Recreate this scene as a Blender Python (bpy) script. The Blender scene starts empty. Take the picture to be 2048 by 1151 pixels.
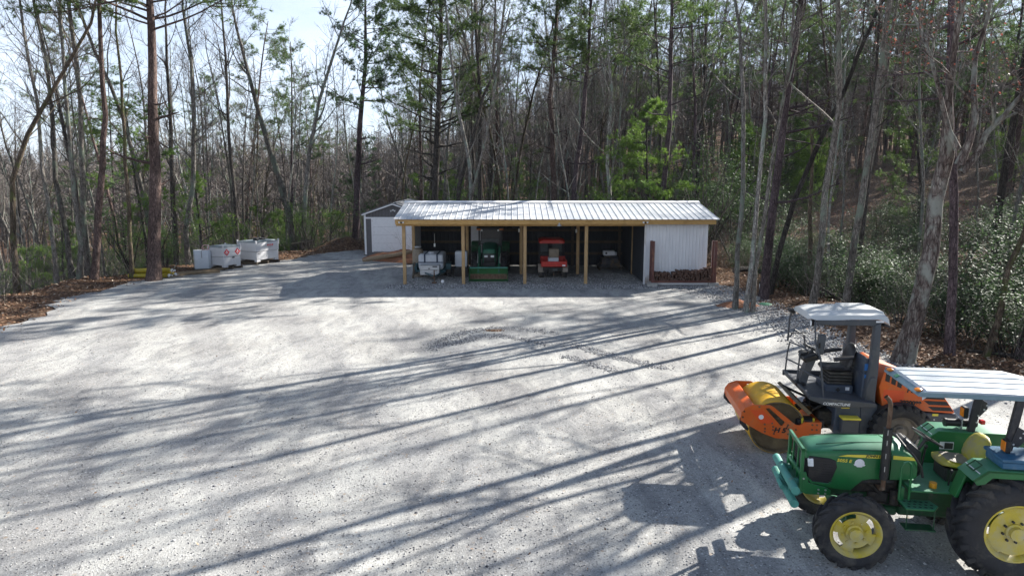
import bpy, bmesh, math, random
import numpy as np
from mathutils import Vector, Matrix, Euler
random.seed(7); RNG = np.random.default_rng(11)
SC = bpy.context.scene
COL = SC.collection
R = math.radians

# ---------------------------------------------------------------- camera
CAM_H, PITCH, FPX = 5.05, R(9.4), 1365.33
cam_d = bpy.data.cameras.new('camera'); cam_d.lens = 24; cam_d.sensor_width = 36
cam_d.clip_start = 0.1; cam_d.clip_end = 6000
cam = bpy.data.objects.new('camera', cam_d); COL.objects.link(cam)
cam.location = (0, 0, CAM_H); cam.rotation_euler = (R(90) - PITCH, 0, 0)
SC.camera = cam

# ---------------------------------------------------------------- light
SUN_AZ, SUN_EL = R(55), R(30)            # azimuth clockwise from +Y (camera forward) towards +X
SC.view_settings.view_transform = 'Standard'
SC.view_settings.look = 'None'
SC.view_settings.exposure = 1.52
SC.view_settings.gamma = 1.0
w = bpy.data.worlds.new('World'); SC.world = w; w.use_nodes = True
nt = w.node_tree; nt.nodes.clear()
wo = nt.nodes.new('ShaderNodeOutputWorld'); bg = nt.nodes.new('ShaderNodeBackground')
sky = nt.nodes.new('ShaderNodeTexSky'); sky.sky_type = 'NISHITA'; sky.sun_disc = False
sky.sun_elevation = SUN_EL; sky.sun_rotation = SUN_AZ
sky.altitude = 600; sky.air_density = 1.0; sky.dust_density = 0.4; sky.ozone_density = 3.5
tc = nt.nodes.new('ShaderNodeTexCoord'); mp = nt.nodes.new('ShaderNodeMapping')
mp.inputs['Scale'].default_value = (1.0, 1.0, 3.2); mp.inputs['Rotation'].default_value = (0.1, 0.15, 0.6)
nz = nt.nodes.new('ShaderNodeTexNoise'); nz.inputs['Scale'].default_value = 2.6
nz.inputs['Detail'].default_value = 9; nz.inputs['Roughness'].default_value = 0.62; nz.inputs['Distortion'].default_value = 0.5
rp = nt.nodes.new('ShaderNodeValToRGB'); rp.color_ramp.elements[0].position = 0.33; rp.color_ramp.elements[1].position = 0.66
rp.color_ramp.elements[0].color = (.45, .45, .45, 1); rp.color_ramp.elements[1].color = (.9, .9, .9, 1)
mx = nt.nodes.new('ShaderNodeMix'); mx.data_type = 'RGBA'
mx.inputs[7].default_value = (8.3, 9.3, 10.9, 1)
L = nt.links.new
L(tc.outputs['Generated'], mp.inputs['Vector']); L(mp.outputs[0], nz.inputs['Vector']); L(nz.outputs['Fac'], rp.inputs[0])
sx = nt.nodes.new('ShaderNodeSeparateXYZ'); L(tc.outputs['Generated'], sx.inputs[0])
mr = nt.nodes.new('ShaderNodeMapRange'); mr.inputs[1].default_value = .25; mr.inputs[2].default_value = .75; mr.inputs[3].default_value = 1.0; mr.inputs[4].default_value = .12; L(sx.outputs[2], mr.inputs[0])
mm = nt.nodes.new('ShaderNodeMath'); mm.operation = 'MULTIPLY'; L(rp.outputs[0], mm.inputs[0]); L(mr.outputs[0], mm.inputs[1])
L(mm.outputs[0], mx.inputs[0]); L(sky.outputs[0], mx.inputs[6]); L(mx.outputs[2], bg.inputs['Color'])
bg.inputs['Strength'].default_value = 0.050
L(bg.outputs[0], wo.inputs[0])
sd = bpy.data.lights.new('sun', 'SUN'); sd.energy = 5.0; sd.angle = R(0.5); sd.color = (1, .955, .88)
sun = bpy.data.objects.new('sun', sd); COL.objects.link(sun)
SDIR = Vector((math.sin(SUN_AZ) * math.cos(SUN_EL), math.cos(SUN_AZ) * math.cos(SUN_EL), math.sin(SUN_EL)))
sun.rotation_euler = SDIR.to_track_quat('Z', 'Y').to_euler(); sun.location = (40, 30, 40)

# ---------------------------------------------------------------- tagging
def tag(o, label=None, cat=None, group=None, kind=None):
    if label: o['label'] = label
    if cat: o['category'] = cat
    if group: o['group'] = group
    if kind: o['kind'] = kind
    return o
def thing(name, loc, label, cat, rz=0, group=None, scale=None):
    o = bpy.data.objects.new(name, None); COL.objects.link(o); o.empty_display_size = 0.2
    o.location = loc; o.rotation_euler = (0, 0, rz)
    if scale: o.scale = (scale,) * 3 if not hasattr(scale, '__len__') else scale
    return tag(o, label, cat, group)
def dup(root, loc, rz, label, group=None, scale=1.0, cat=None):
    r = root.copy(); COL.objects.link(r); r.location = loc; r.rotation_euler = (0, 0, rz)
    r.scale = (scale,) * 3 if not hasattr(scale, '__len__') else scale
    r['label'] = label
    if group: r['group'] = group
    for ch in list(root.children):
        c = ch.copy(); COL.objects.link(c); c.parent = r
        for g in ch.children:
            d = g.copy(); COL.objects.link(d); d.parent = c
    return r

# ---------------------------------------------------------------- materials
def nodes(m):
    m.use_nodes = True; t = m.node_tree; t.nodes.clear(); return t
def ramp(t, src, stops):
    r = t.nodes.new('ShaderNodeValToRGB'); e = r.color_ramp.elements
    while len(e) < len(stops): e.new(0.5)
    for i, (p, c) in enumerate(stops):
        e[i].position = p; e[i].color = (*c, 1) if len(c) == 3 else c
    t.links.new(src, r.inputs[0]); return r.outputs[0]
def noise(t, vec, scale, detail=4, rough=.55, dist=0.0):
    n = t.nodes.new('ShaderNodeTexNoise'); n.inputs['Scale'].default_value = scale
    n.inputs['Detail'].default_value = detail; n.inputs['Roughness'].default_value = rough
    n.inputs['Distortion'].default_value = dist; t.links.new(vec, n.inputs['Vector']); return n.outputs['Fac']
def coord(t, scale=(1, 1, 1), which='Object', rot=(0, 0, 0)):
    a = t.nodes.new('ShaderNodeTexCoord'); m = t.nodes.new('ShaderNodeMapping')
    m.inputs['Scale'].default_value = scale; m.inputs['Rotation'].default_value = rot
    t.links.new(a.outputs[which], m.inputs['Vector']); return m.outputs[0]
def mixc(t, fac, a, b, mode='MIX'):
    m = t.nodes.new('ShaderNodeMix'); m.data_type = 'RGBA'; m.blend_type = mode
    for s, v in ((0, fac), (6, a), (7, b)):
        if isinstance(v, (int, float)): m.inputs[s].default_value = v
        elif isinstance(v, tuple): m.inputs[s].default_value = (*v, 1)[:4]
        else: t.links.new(v, m.inputs[s])
    return m.outputs[2]
def fin(t, color, rough=.6, metal=0.0, bump=None, bdist=.02, bstr=1.0, spec=.5, coat=0.0):
    p = t.nodes.new('ShaderNodeBsdfPrincipled'); o = t.nodes.new('ShaderNodeOutputMaterial')
    if isinstance(color, tuple): p.inputs['Base Color'].default_value = (*color, 1)[:4]
    else: t.links.new(color, p.inputs['Base Color'])
    if isinstance(rough, (int, float)): p.inputs['Roughness'].default_value = rough
    else: t.links.new(rough, p.inputs['Roughness'])
    p.inputs['Metallic'].default_value = metal; p.inputs['Specular IOR Level'].default_value = spec
    p.inputs['Coat Weight'].default_value = coat; p.inputs['Coat Roughness'].default_value = .15
    if bump is not None:
        b = t.nodes.new('ShaderNodeBump'); b.inputs['Distance'].default_value = bdist; b.inputs['Strength'].default_value = bstr
        t.links.new(bump, b.inputs['Height']); t.links.new(b.outputs[0], p.inputs['Normal'])
    t.links.new(p.outputs[0], o.inputs['Surface']); return p
def M(name, col, rough=.55, metal=0.0, var=.18, scale=6.0, dirt=None, dirt_amt=.5, bump=0.0, bscale=40, stretch=(1, 1, 1), spec=.5, coat=0.0):
    """worn painted or plain surface: base colour with noise variation and optional dirt colour in patches"""
    m = bpy.data.materials.new(name); t = nodes(m); v = coord(t, stretch)
    n = noise(t, v, scale, 6, .6)
    lo = tuple(c * (1 - var) for c in col); hi = tuple(min(1, c * (1 + var)) for c in col)
    c = ramp(t, n, [(.3, lo), (.7, hi)])
    rr = rough
    if dirt:
        n2 = noise(t, v, scale * .6, 8, .7, .4)
        f = ramp(t, n2, [(.62 - dirt_amt * .25, (0, 0, 0)), (.80 - dirt_amt * .2, (1, 1, 1))])
        c = mixc(t, f, c, dirt)
    fin(t, c, rr, metal, noise(t, v, bscale, 3) if bump else None, bump, 1.0, spec, coat)
    return m
MAT = {}
def make_leaf(name, a, b, c, rough=.5, trans=.45, scale=.9, spec=.4):
    m = bpy.data.materials.new(name); t = nodes(m)
    g = t.nodes.new('ShaderNodeNewGeometry'); n = noise(t, g.outputs['Position'], scale, 3, .6)
    n2 = noise(t, g.outputs['Position'], 14.0, 2, .6)
    col = ramp(t, n, [(.3, a), (.5, b), (.72, c)])
    col = mixc(t, .45, col, ramp(t, n2, [(.3, tuple(x * .5 for x in b)), (.7, tuple(min(1, x * 1.6) for x in b))]))
    p = t.nodes.new('ShaderNodeBsdfPrincipled'); t.links.new(col, p.inputs['Base Color'])
    p.inputs['Roughness'].default_value = rough; p.inputs['Specular IOR Level'].default_value = spec
    tr = t.nodes.new('ShaderNodeBsdfTranslucent')
    hs = t.nodes.new('ShaderNodeHueSaturation'); hs.inputs['Saturation'].default_value = 1.1; hs.inputs['Value'].default_value = 1.5
    t.links.new(col, hs.inputs['Color']); t.links.new(hs.outputs[0], tr.inputs['Color'])
    ms = t.nodes.new('ShaderNodeMixShader'); ms.inputs[0].default_value = trans
    o = t.nodes.new('ShaderNodeOutputMaterial')
    t.links.new(p.outputs[0], ms.inputs[1]); t.links.new(tr.outputs[0], ms.inputs[2]); t.links.new(ms.outputs[0], o.inputs[0])
    return m
def make_bark(name, a, b, c, moss=None, scale=3.0):
    m = bpy.data.materials.new(name); t = nodes(m)
    oi = t.nodes.new('ShaderNodeObjectInfo')
    v = coord(t, (scale * 2.2, scale * 2.2, scale * .5))
    n = noise(t, v, 3.0, 7, .7, .3); col = ramp(t, n, [(.34, a), (.5, b), (.64, c)])
    vo = t.nodes.new('ShaderNodeTexVoronoi'); vo.feature = 'DISTANCE_TO_EDGE'; vo.inputs['Scale'].default_value = 3.2; t.links.new(v, vo.inputs['Vector'])
    col = mixc(t, ramp(t, vo.outputs['Distance'], [(0, (.8, .8, .8)), (.10, (0, 0, 0))]), col, tuple(x * .45 for x in a))
    big_ = noise(t, coord(t, (.8, .8, .35)), 1.6, 5, .65); col = mixc(t, 1.0, col, ramp(t, big_, [(.35, (.6, .58, .56)), (.65, (1.3, 1.3, 1.28))]), 'MULTIPLY')
    v2 = coord(t, (1, 1, .6)); n2 = noise(t, v2, 2.2, 5, .6)
    if moss: col = mixc(t, ramp(t, n2, [(.5, (0, 0, 0)), (.62, (1, 1, 1))]), col, moss)
    br = t.nodes.new('ShaderNodeMapRange'); br.inputs[3].default_value = .65; br.inputs[4].default_value = 1.35
    t.links.new(oi.outputs['Random'], br.inputs[0])
    hs = t.nodes.new('ShaderNodeHueSaturation'); t.links.new(br.outputs[0], hs.inputs['Value']); t.links.new(col, hs.inputs['Color'])
    fin(t, hs.outputs[0], .9, 0, n, .06, 1.0, .2)
    return m

# ---------------------------------------------------------------- mesh builder
def frame(d):
    d = d.normalized(); ref = Vector((1, 0, 0)) if abs(d.x) < .7 else Vector((0, 1, 0))
    u = d.cross(ref).normalized(); return u, d.cross(u).normalized()
class MB:
    def __init__(s): s.v = []; s.f = []
    def add(s, vs, fs):
        n = len(s.v); s.v.extend([tuple(p) for p in vs]); s.f.extend([tuple(i + n for i in f) for f in fs]); return s
    def tube(s, pts, r, n=8, cap=True, closed=False):
        pts = [Vector(p) for p in pts]; k = len(pts); rr = r if hasattr(r, '__len__') else [r] * k
        base = len(s.v); u, w_ = frame(pts[-1] - pts[0] if (pts[-1] - pts[0]).length > 1e-6 else pts[1] - pts[0])
        cs = [(math.cos(2 * math.pi * j / n), math.sin(2 * math.pi * j / n)) for j in range(n)]
        pu = None
        for i, p in enumerate(pts):
            if closed: d = (pts[(i + 1) % k] - pts[i - 1])
            else: d = pts[min(i + 1, k - 1)] - pts[max(i - 1, 0)]
            d = d.normalized() if d.length > 1e-9 else Vector((0, 0, 1))
            if pu is None: a, b = frame(d)
            else:
                a = (pu - d * pu.dot(d)); a = a.normalized() if a.length > 1e-6 else frame(d)[0]; b = d.cross(a)
            pu = a
            for c, q in cs: s.v.append(tuple(p + (a * c + b * q) * rr[i]))
        m = k if closed else k - 1
        for i in range(m):
            i2 = (i + 1) % k
            for j in range(n):
                j2 = (j + 1) % n
                s.f.append((base + i * n + j, base + i * n + j2, base + i2 * n + j2, base + i2 * n + j))
        if cap and not closed:
            s.f.append(tuple(base + j for j in range(n))[::-1]); s.f.append(tuple(base + (k - 1) * n + j for j in range(n)))
        return s
    def box(s, c, size, rot=(0, 0, 0), bev=0.0, seg=1):
        bm = bmesh.new(); bmesh.ops.create_cube(bm, size=1)
        for v in bm.verts: v.co = Vector((v.co.x * size[0], v.co.y * size[1], v.co.z * size[2]))
        if bev: bmesh.ops.bevel(bm, geom=bm.edges[:], offset=min(bev, min(size) * .45), segments=seg, profile=.5, affect='EDGES')
        mt = Matrix.Translation(c) @ Euler(rot).to_matrix().to_4x4()
        s.frombm(bm, mt); return s
    def bx(s, x0, x1, y0, y1, z0, z1, bev=0.0, seg=1):
        return s.box(((x0 + x1) / 2, (y0 + y1) / 2, (z0 + z1) / 2), (abs(x1 - x0), abs(y1 - y0), abs(z1 - z0)), bev=bev, seg=seg)
    def frombm(s, bm, mt=None):
        if mt is not None: bm.transform(mt)
        bm.verts.ensure_lookup_table(); bm.verts.index_update()
        s.add([v.co[:] for v in bm.verts], [[v.index for v in f.verts] for f in bm.faces]); bm.free(); return s
    def prism(s, out, a, b, axis='y', bev=0.0, seg=1):
        """2D outline (u,v) extruded a..b. axis y: (x,z); axis x: (y,z); axis z: (x,y)"""
        def P(u, v, w_):
            return {'y': (u, w_, v), 'x': (w_, u, v), 'z': (u, v, w_)}[axis]
        n = len(out); bm = bmesh.new()
        A = [bm.verts.new(P(u, v, a)) for u, v in out]; B = [bm.verts.new(P(u, v, b)) for u, v in out]
        bm.faces.new(A); bm.faces.new(B[::-1])
        for i in range(n): bm.faces.new((A[i], B[i], B[(i + 1) % n], A[(i + 1) % n]))
        bmesh.ops.recalc_face_normals(bm, faces=bm.faces[:])
        if bev: bmesh.ops.bevel(bm, geom=bm.edges[:], offset=bev, segments=seg, profile=.5, affect='EDGES', clamp_overlap=True)
        s.frombm(bm); return s
    def lathe(s, prof, c=(0, 0, 0), axis='y', n=24, a0=0, a1=2 * math.pi, skip=None):
        """profile [(radius, along)]"""
        base = len(s.v); full = abs(a1 - a0 - 2 * math.pi) < 1e-6; m = n if full else n + 1
        for r, h in prof:
            for j in range(m):
                t = a0 + (a1 - a0) * j / n; x, y = r * math.cos(t), r * math.sin(t)
                p = {'y': (x, h, y), 'x': (h, x, y), 'z': (x, y, h)}[axis]
                s.v.append((p[0] + c[0], p[1] + c[1], p[2] + c[2]))
        for i in range(len(prof) - 1):
            for j in range(n):
                if skip and skip(i, j): continue
                j2 = (j + 1) % m
                s.f.append((base + i * m + j, base + i * m + j2, base + (i + 1) * m + j2, base + (i + 1) * m + j))
        return s
    def cyl(s, a, b, r, n=12): return s.tube([a, b], r, n)
    def loft(s, secs, closed=True, cap=True):
        base = len(s.v); n = len(secs[0])
        for q in secs: s.v.extend([tuple(p) for p in q])
        for i in range(len(secs) - 1):
            for j in range(n if closed else n - 1):
                j2 = (j + 1) % n; s.f.append((base + i * n + j, base + i * n + j2, base + (i + 1) * n + j2, base + (i + 1) * n + j))
        if cap: s.f.append(tuple(base + j for j in range(n))[::-1]); s.f.append(tuple(base + (len(secs) - 1) * n + j for j in range(n)))
        return s
    def sphere(s, c, r, n=10, sc=(1, 1, 1)):
        bm = bmesh.new(); bmesh.ops.create_uvsphere(bm, u_segments=n, v_segments=max(4, n // 2 + 1), radius=1)
        for v in bm.verts: v.co = Vector((v.co.x * r * sc[0] + c[0], v.co.y * r * sc[1] + c[1], v.co.z * r * sc[2] + c[2]))
        return s.frombm(bm)
    def build(s, name, mat, parent=None, smooth=True, ang=35, loc=None, rot=None):
        me = bpy.data.meshes.new(name); me.from_pydata(s.v, [], s.f); me.update()
        if smooth:
            bm = bmesh.new(); bm.from_mesh(me); bmesh.ops.recalc_face_normals(bm, faces=bm.faces[:]); bm.to_mesh(me); bm.free()
            me.polygons.foreach_set('use_smooth', [True] * len(me.polygons)); me.set_sharp_from_angle(angle=R(ang))
        me.materials.append(MAT[mat] if isinstance(mat, str) else mat)
        o = bpy.data.objects.new(name, me); COL.objects.link(o)
        if parent: o.parent = parent
        if loc: o.location = loc
        if rot: o.rotation_euler = rot
        return o
def npmesh(name, V, F, mat, parent=None, smooth=False):
    """V (n,3), F (m,k) numpy"""
    me = bpy.data.meshes.new(name); m, k = F.shape
    me.vertices.add(len(V)); me.vertices.foreach_set('co', V.astype(np.float32).ravel())
    me.loops.add(m * k); me.loops.foreach_set('vertex_index', F.astype(np.int32).ravel())
    me.polygons.add(m); me.polygons.foreach_set('loop_start', np.arange(0, m * k, k, dtype=np.int32))
    me.polygons.foreach_set('loop_total', np.full(m, k, dtype=np.int32))
    if smooth: me.polygons.foreach_set('use_smooth', np.ones(m, dtype=bool))
    me.update(calc_edges=True); me.materials.append(MAT[mat] if isinstance(mat, str) else mat)
    o = bpy.data.objects.new(name, me); COL.objects.link(o)
    if parent: o.parent = parent
    return o
def text(name, s, size, mat, parent, loc, rot=(R(90), 0, 0), sx=1.0, ext=.001, shear=0.0, bold=0.0, align='CENTER'):
    cu = bpy.data.curves.new(name, 'FONT'); cu.body = s; cu.size = size; cu.extrude = ext; cu.align_x = align; cu.align_y = 'CENTER'
    cu.shear = shear; cu.offset = bold
    o = bpy.data.objects.new(name + '_c', cu); COL.objects.link(o)
    dg = bpy.context.evaluated_depsgraph_get(); me = bpy.data.meshes.new_from_object(o.evaluated_get(dg))
    bpy.data.objects.remove(o); me.name = name; me.materials.clear(); me.materials.append(MAT[mat])
    t = bpy.data.objects.new(name, me); COL.objects.link(t); t.parent = parent; t.location = loc; t.rotation_euler = rot; t.scale = (sx, 1, 1)
    return t
# pixel helpers used only to turn positions measured on the photograph into metres on the ground
def ray(px, py):
    xc = (px - 1024) / FPX; yc = (py - 575.5) / FPX; c, s_ = math.cos(PITCH), math.sin(PITCH)
    return Vector((xc, c - yc * s_, -s_ - yc * c))
def gnd(px, py, z=0.0):
    d = ray(px, py); t = (z - CAM_H) / d.z; return (d.x * t, d.y * t, z)
def aty(px, py, Y):
    d = ray(px, py); t = Y / d.y; return Vector((d.x * t, Y, CAM_H + d.z * t))
# ================================================================ materials
def gravel_mat():
    m = bpy.data.materials.new('gravel'); t = nodes(m); v = coord(t, (1, 1, 1))
    fine = noise(t, v, 55, 6, .75); vo = t.nodes.new('ShaderNodeTexVoronoi'); vo.inputs['Scale'].default_value = 52
    t.links.new(v, vo.inputs['Vector'])
    big = noise(t, v, .35, 7, .62, .6); mid = noise(t, coord(t, (1.2, .45, 1), rot=(0, 0, R(25))), 1.7, 7, .68, .8)
    base = ramp(t, vo.outputs['Color'], [(.05, (.20, .20, .205)), (.45, (.37, .365, .35)), (.95, (.52, .515, .50))])
    f = ramp(t, fine, [(.30, (.17, .17, .178)), (.5, (.385, .38, .365)), (.72, (.52, .52, .505))])
    c = mixc(t, .5, base, f)
    tr = t.nodes.new('ShaderNodeTexWave'); tr.wave_type = 'BANDS'; tr.bands_direction = 'X'; tr.inputs['Scale'].default_value = .16; tr.inputs['Distortion'].default_value = 9; tr.inputs['Detail'].default_value = 4; tr.inputs['Detail Scale'].default_value = .7
    t.links.new(coord(t, (1, .35, 1), rot=(0, 0, R(-52))), tr.inputs['Vector']); c = mixc(t, 1.0, c, ramp(t, tr.outputs['Fac'], [(.25, (.86, .86, .87)), (.55, (1.06, 1.06, 1.05))]), 'MULTIPLY')
    c = mixc(t, 1.0, c, ramp(t, mid, [(.30, (.60, .61, .64)), (.55, (1, 1, 1)), (.75, (1.12, 1.12, 1.10))]), 'MULTIPLY')
    c = mixc(t, 1.0, c, ramp(t, big, [(.3, (.80, .79, .78)), (.6, (1.05, 1.05, 1.04))]), 'MULTIPLY')
    for sc_, th_, col_, am_ in ((18, .85, (.10, .10, .105), .85), (29, .74, (.15, .14, .13), .8), (13, .95, (.30, .22, .15), .6), (26, .85, (.62, .62, .61), .7)):
        vs_ = t.nodes.new('ShaderNodeTexVoronoi'); vs_.inputs['Scale'].default_value = sc_; vs_.inputs['Randomness'].default_value = 1; t.links.new(v, vs_.inputs['Vector'])
        sp_ = t.nodes.new('ShaderNodeSeparateColor'); t.links.new(vs_.outputs['Color'], sp_.inputs[0])
        a1 = ramp(t, sp_.outputs[0], [(th_ - .02, (0, 0, 0)), (th_, (am_, am_, am_))]); a2 = ramp(t, vs_.outputs['Distance'], [(.28, (1, 1, 1)), (.42, (0, 0, 0))])
        a3 = ramp(t, noise(t, v, 1.3, 5, .7), [(.38, (.25, .25, .25)), (.58, (1, 1, 1))])
        c = mixc(t, mixc(t, 1.0, mixc(t, 1.0, a1, a2, 'MULTIPLY'), a3, 'MULTIPLY'), c, col_)
    br = noise(t, v, .9, 6, .7, 1.0)
    c = mixc(t, ramp(t, br, [(.66, (0, 0, 0)), (.80, (.55, .55, .55))]), c, (.30, .24, .17))
    dk = noise(t, coord(t, (1, 1, 1), rot=(0, 0, 1.1)), 2.6, 8, .75)
    c = mixc(t, ramp(t, dk, [(.63, (0, 0, 0)), (.74, (.6, .6, .6))]), c, (.13, .13, .14))
    hgt = mixc(t, .6, mixc(t, .4, fine, vo.outputs['Distance']), mid)
    fin(t, c, .95, 0, hgt, .035, .8, .12)
    return m
def litter_mat():
    m = bpy.data.materials.new('leaf litter'); t = nodes(m); v = coord(t)
    vo = t.nodes.new('ShaderNodeTexVoronoi'); vo.inputs['Scale'].default_value = 13; t.links.new(v, vo.inputs['Vector'])
    c = ramp(t, vo.outputs['Color'], [(.1, (.05, .03, .022)), (.4, (.13, .075, .045)), (.7, (.22, .135, .085)), (.95, (.36, .26, .18))])
    c = mixc(t, ramp(t, noise(t, v, .5, 6, .65), [(.47, (0, 0, 0)), (.65, (.6, .6, .6))]), c, (.17, .085, .048))
    c = mixc(t, ramp(t, noise(t, v, 5, 5, .7), [(.35, (.7, .7, .7)), (.6, (0, 0, 0))]), c, (.045, .032, .025))
    fin(t, c, .95, 0, mixc(t, .5, vo.outputs['Distance'], noise(t, v, 25, 5)), .06, 1, .1)
    return m
MAT['gravel'] = gravel_mat(); MAT['litter'] = litter_mat()
MAT['clay'] = M('red clay', (.30, .12, .055), .95, var=.35, scale=3, dirt=(.16, .10, .07), dirt_amt=.5, bump=.04, bscale=14)
def stone_mat():
    m = bpy.data.materials.new('loose stone'); t = nodes(m)
    g = t.nodes.new('ShaderNodeNewGeometry')
    c = ramp(t, g.outputs['Random Per Island'], [(0, (.08, .08, .09)), (.35, (.22, .22, .23)), (.7, (.36, .35, .335)), (1, (.60, .60, .59))])
    fin(t, c, .9, 0, None, spec=.2); return m
MAT['stone'] = stone_mat()
def deadleaf_mat():
    m = bpy.data.materials.new('dead leaf'); t = nodes(m)
    g = t.nodes.new('ShaderNodeNewGeometry')
    c = ramp(t, g.outputs['Random Per Island'], [(0, (.07, .035, .02)), (.3, (.16, .08, .045)), (.6, (.28, .15, .08)), (.85, (.36, .24, .15)), (1, (.50, .42, .33))])
    fin(t, c, .7, 0, None, spec=.3); return m
MAT['deadleaf'] = deadleaf_mat()

# ================================================================ ground
YARD = [(-17.5, -12), (-18.3, 6), (-17.3, 16), (-16.9, 21.5), (-17.6, 25), (-18.6, 28.5), (-18.1, 32), (-16.5, 34.9), (-15.6, 37.6), (-14.1, 40.2), (-12.4, 43.9),
        (-10.6, 46.2), (-9.2, 44.8), (-8.9, 41), (-6.0, 39.4), (-5.6, 38.6), (9.6, 38.6), (9.7, 33), (9.6, 30), (9.9, 27), (10.3, 23.5), (10.1, 20), (10.6, 17.6), (12.2, 15.4), (14.5, 12.5), (17, 6), (17, -12)]
YP = np.array(YARD)
def sdist(x, y):
    """signed distance to the yard outline, positive outside"""
    P = np.stack([x, y], -1)[..., None, :]; A = YP; B = np.roll(YP, -1, 0); AB = B - A
    t = np.clip(((P - A) * AB).sum(-1) / (AB ** 2).sum(-1), 0, 1)
    d = np.sqrt((((A + t[..., None] * AB) - P) ** 2).sum(-1)).min(-1)
    ya, yb = A[:, 1], B[:, 1]; X = x[..., None]; Yv = y[..., None]
    c = (ya > Yv) != (yb > Yv)
    xi = (B[:, 0] - A[:, 0]) * (Yv - ya) / np.where(yb - ya == 0, 1e-9, yb - ya) + A[:, 0]
    ins = ((c & (X < xi)).sum(-1) % 2) == 1
    return np.where(ins, -d, d)
def sm(a, b, x):
    t = np.clip((x - a) / (b - a), 0, 1); return t * t * (3 - 2 * t)
def height(x, y):
    x = np.asarray(x, float); y = np.asarray(y, float); d = sdist(x, y)
    e = np.maximum(d - .5, 0)
    left = sm(-6, -16, x) ; right = sm(7, 16, x)
    z = -0.03 + .12 * sm(0.3, 1.6, d) * (1 + .6 * np.sin(x * 1.3 + y * .9))
    drop = -8.5 * (1 - np.exp(-np.maximum(e - 2.2, 0) / 22.0))
    z = z + drop * left
    rise = np.minimum(.14 * np.maximum(e - 5, 0), 6) - .5 * sm(1, 5, e) * (1 - sm(6, 12, e))
    z = z + rise * right
    dd = np.hypot(x, y)
    hill = 17 * sm(95, 260, dd) * sm(-150, 20, x - (y - 150) * .1) + 0 * x
    far = 34 * sm(300, 900, dd) + 10 * np.sin(x / 170 + 1) * sm(300, 700, dd)
    z = z + np.where(d > 0, hill + far * .55, 0)
    bump = .10 * np.sin(x * .9 + 1.3 * np.sin(y * .5)) * np.cos(y * .7) + .35 * np.sin(x * .13 + 2) * np.cos(y * .11) * sm(6, 20, d)
    return z + bump * sm(.8, 3, d)
def hz(x, y): return float(height(np.array([x]), np.array([y]))[0])
def ax(parts): return np.unique(np.round(np.concatenate([np.arange(a, b, s) for a, b, s in parts]), 3))
gx = ax([(-3000, -400, 260), (-400, -90, 20), (-90, -32, 3), (-32, -8, .5), (-8, 8, 2), (8, 34, .5), (34, 90, 3), (90, 400, 20), (400, 3001, 260)])
gy = ax([(-400, -20, 60), (-20, 12, 2), (12, 52, .5), (52, 120, 3), (120, 400, 14), (400, 3001, 260)])
GX, GY = np.meshgrid(gx, gy); GZ = height(GX.ravel(), GY.ravel())
V = np.stack([GX.ravel(), GY.ravel(), GZ], -1); nx, ny = len(gx), len(gy)
I = np.arange(nx * ny).reshape(ny, nx)
F = np.stack([I[:-1, :-1].ravel(), I[:-1, 1:].ravel(), I[1:, 1:].ravel(), I[1:, :-1].ravel()], -1)
tag(npmesh('ground', V, F, 'litter', smooth=True), 'brown leaf litter and red soil sloping away through the woods', kind='structure')
# gravel sheet with a ragged edge
pts = []
for i, a in enumerate(YARD):
    b = YARD[(i + 1) % len(YARD)]; n = max(2, int(math.dist(a, b) / .35))
    for k in range(n):
        t = k / n; x = a[0] + (b[0] - a[0]) * t; y = a[1] + (b[1] - a[1]) * t
        pts.append((x + random.uniform(-.22, .22) + .35 * math.sin(y * 1.1), y + random.uniform(-.2, .2) + .2 * math.sin(x * 1.7)))
mb = MB(); mb.add([(x, y, 0) for x, y in pts], [tuple(range(len(pts)))])
g_ = mb.build('gravel_yard', 'gravel', smooth=False); tag(g_, 'pale grey gravel yard with tyre tracks', kind='structure')
bm = bmesh.new(); bm.from_mesh(g_.data); bmesh.ops.triangulate(bm, faces=bm.faces[:]); 
for f in bm.faces:
    if f.normal.z < 0: f.normal_flip()
bm.to_mesh(g_.data); bm.free()

# loose stones: coarse aggregate along the shed front and grains over the near yard
def octas(C, S, squash=.6):
    n = len(C); base = np.array([[1, 0, 0], [0, 1, 0], [-1, 0, 0], [0, -1, 0], [0, 0, 1], [0, 0, -1]], float)
    a = RNG.uniform(0, 6.28, n); j = RNG.uniform(.6, 1.3, (n, 6, 3)); P = base[None] * j
    c, s_ = np.cos(a)[:, None], np.sin(a)[:, None]
    X = P[..., 0] * c - P[..., 1] * s_; Y = P[..., 0] * s_ + P[..., 1] * c
    V = np.stack([X, Y, P[..., 2] * squash], -1) * S[:, None, None] + C[:, None, :]
    f = np.array([[0, 1, 4], [1, 2, 4], [2, 3, 4], [3, 0, 4], [1, 0, 5], [2, 1, 5], [3, 2, 5], [0, 3, 5]])
    return V.reshape(-1, 3), (f[None] + 6 * np.arange(n)[:, None, None]).reshape(-1, 3)
C = []
n1 = 26000; yy = 5.5 + 16 * RNG.random(n1) ** 1.5; xx = RNG.uniform(-.80, .80, n1) * (yy + 1)
k = sdist(xx, yy) < -.1; C.append(np.stack([xx[k], yy[k], np.full(k.sum(), .004)], -1)); S = [RNG.uniform(.006, .017, k.sum()) * (1 + (RNG.random(k.sum()) > .97) * .9)]
n2 = 9000; xx = RNG.uniform(-5.8, 9.6, n2); yy = 30.9 + RNG.normal(0, .28, n2) + .0 * xx; C.append(np.stack([xx, yy, np.full(n2, .01)], -1)); S.append(RNG.uniform(.015, .045, n2))
n3 = 5000; xx = RNG.uniform(-5, 7, n3); yy = RNG.uniform(31.5, 35, n3); C.append(np.stack([xx, yy, np.full(n3, .01)], -1)); S.append(RNG.uniform(.015, .035, n3))
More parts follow.
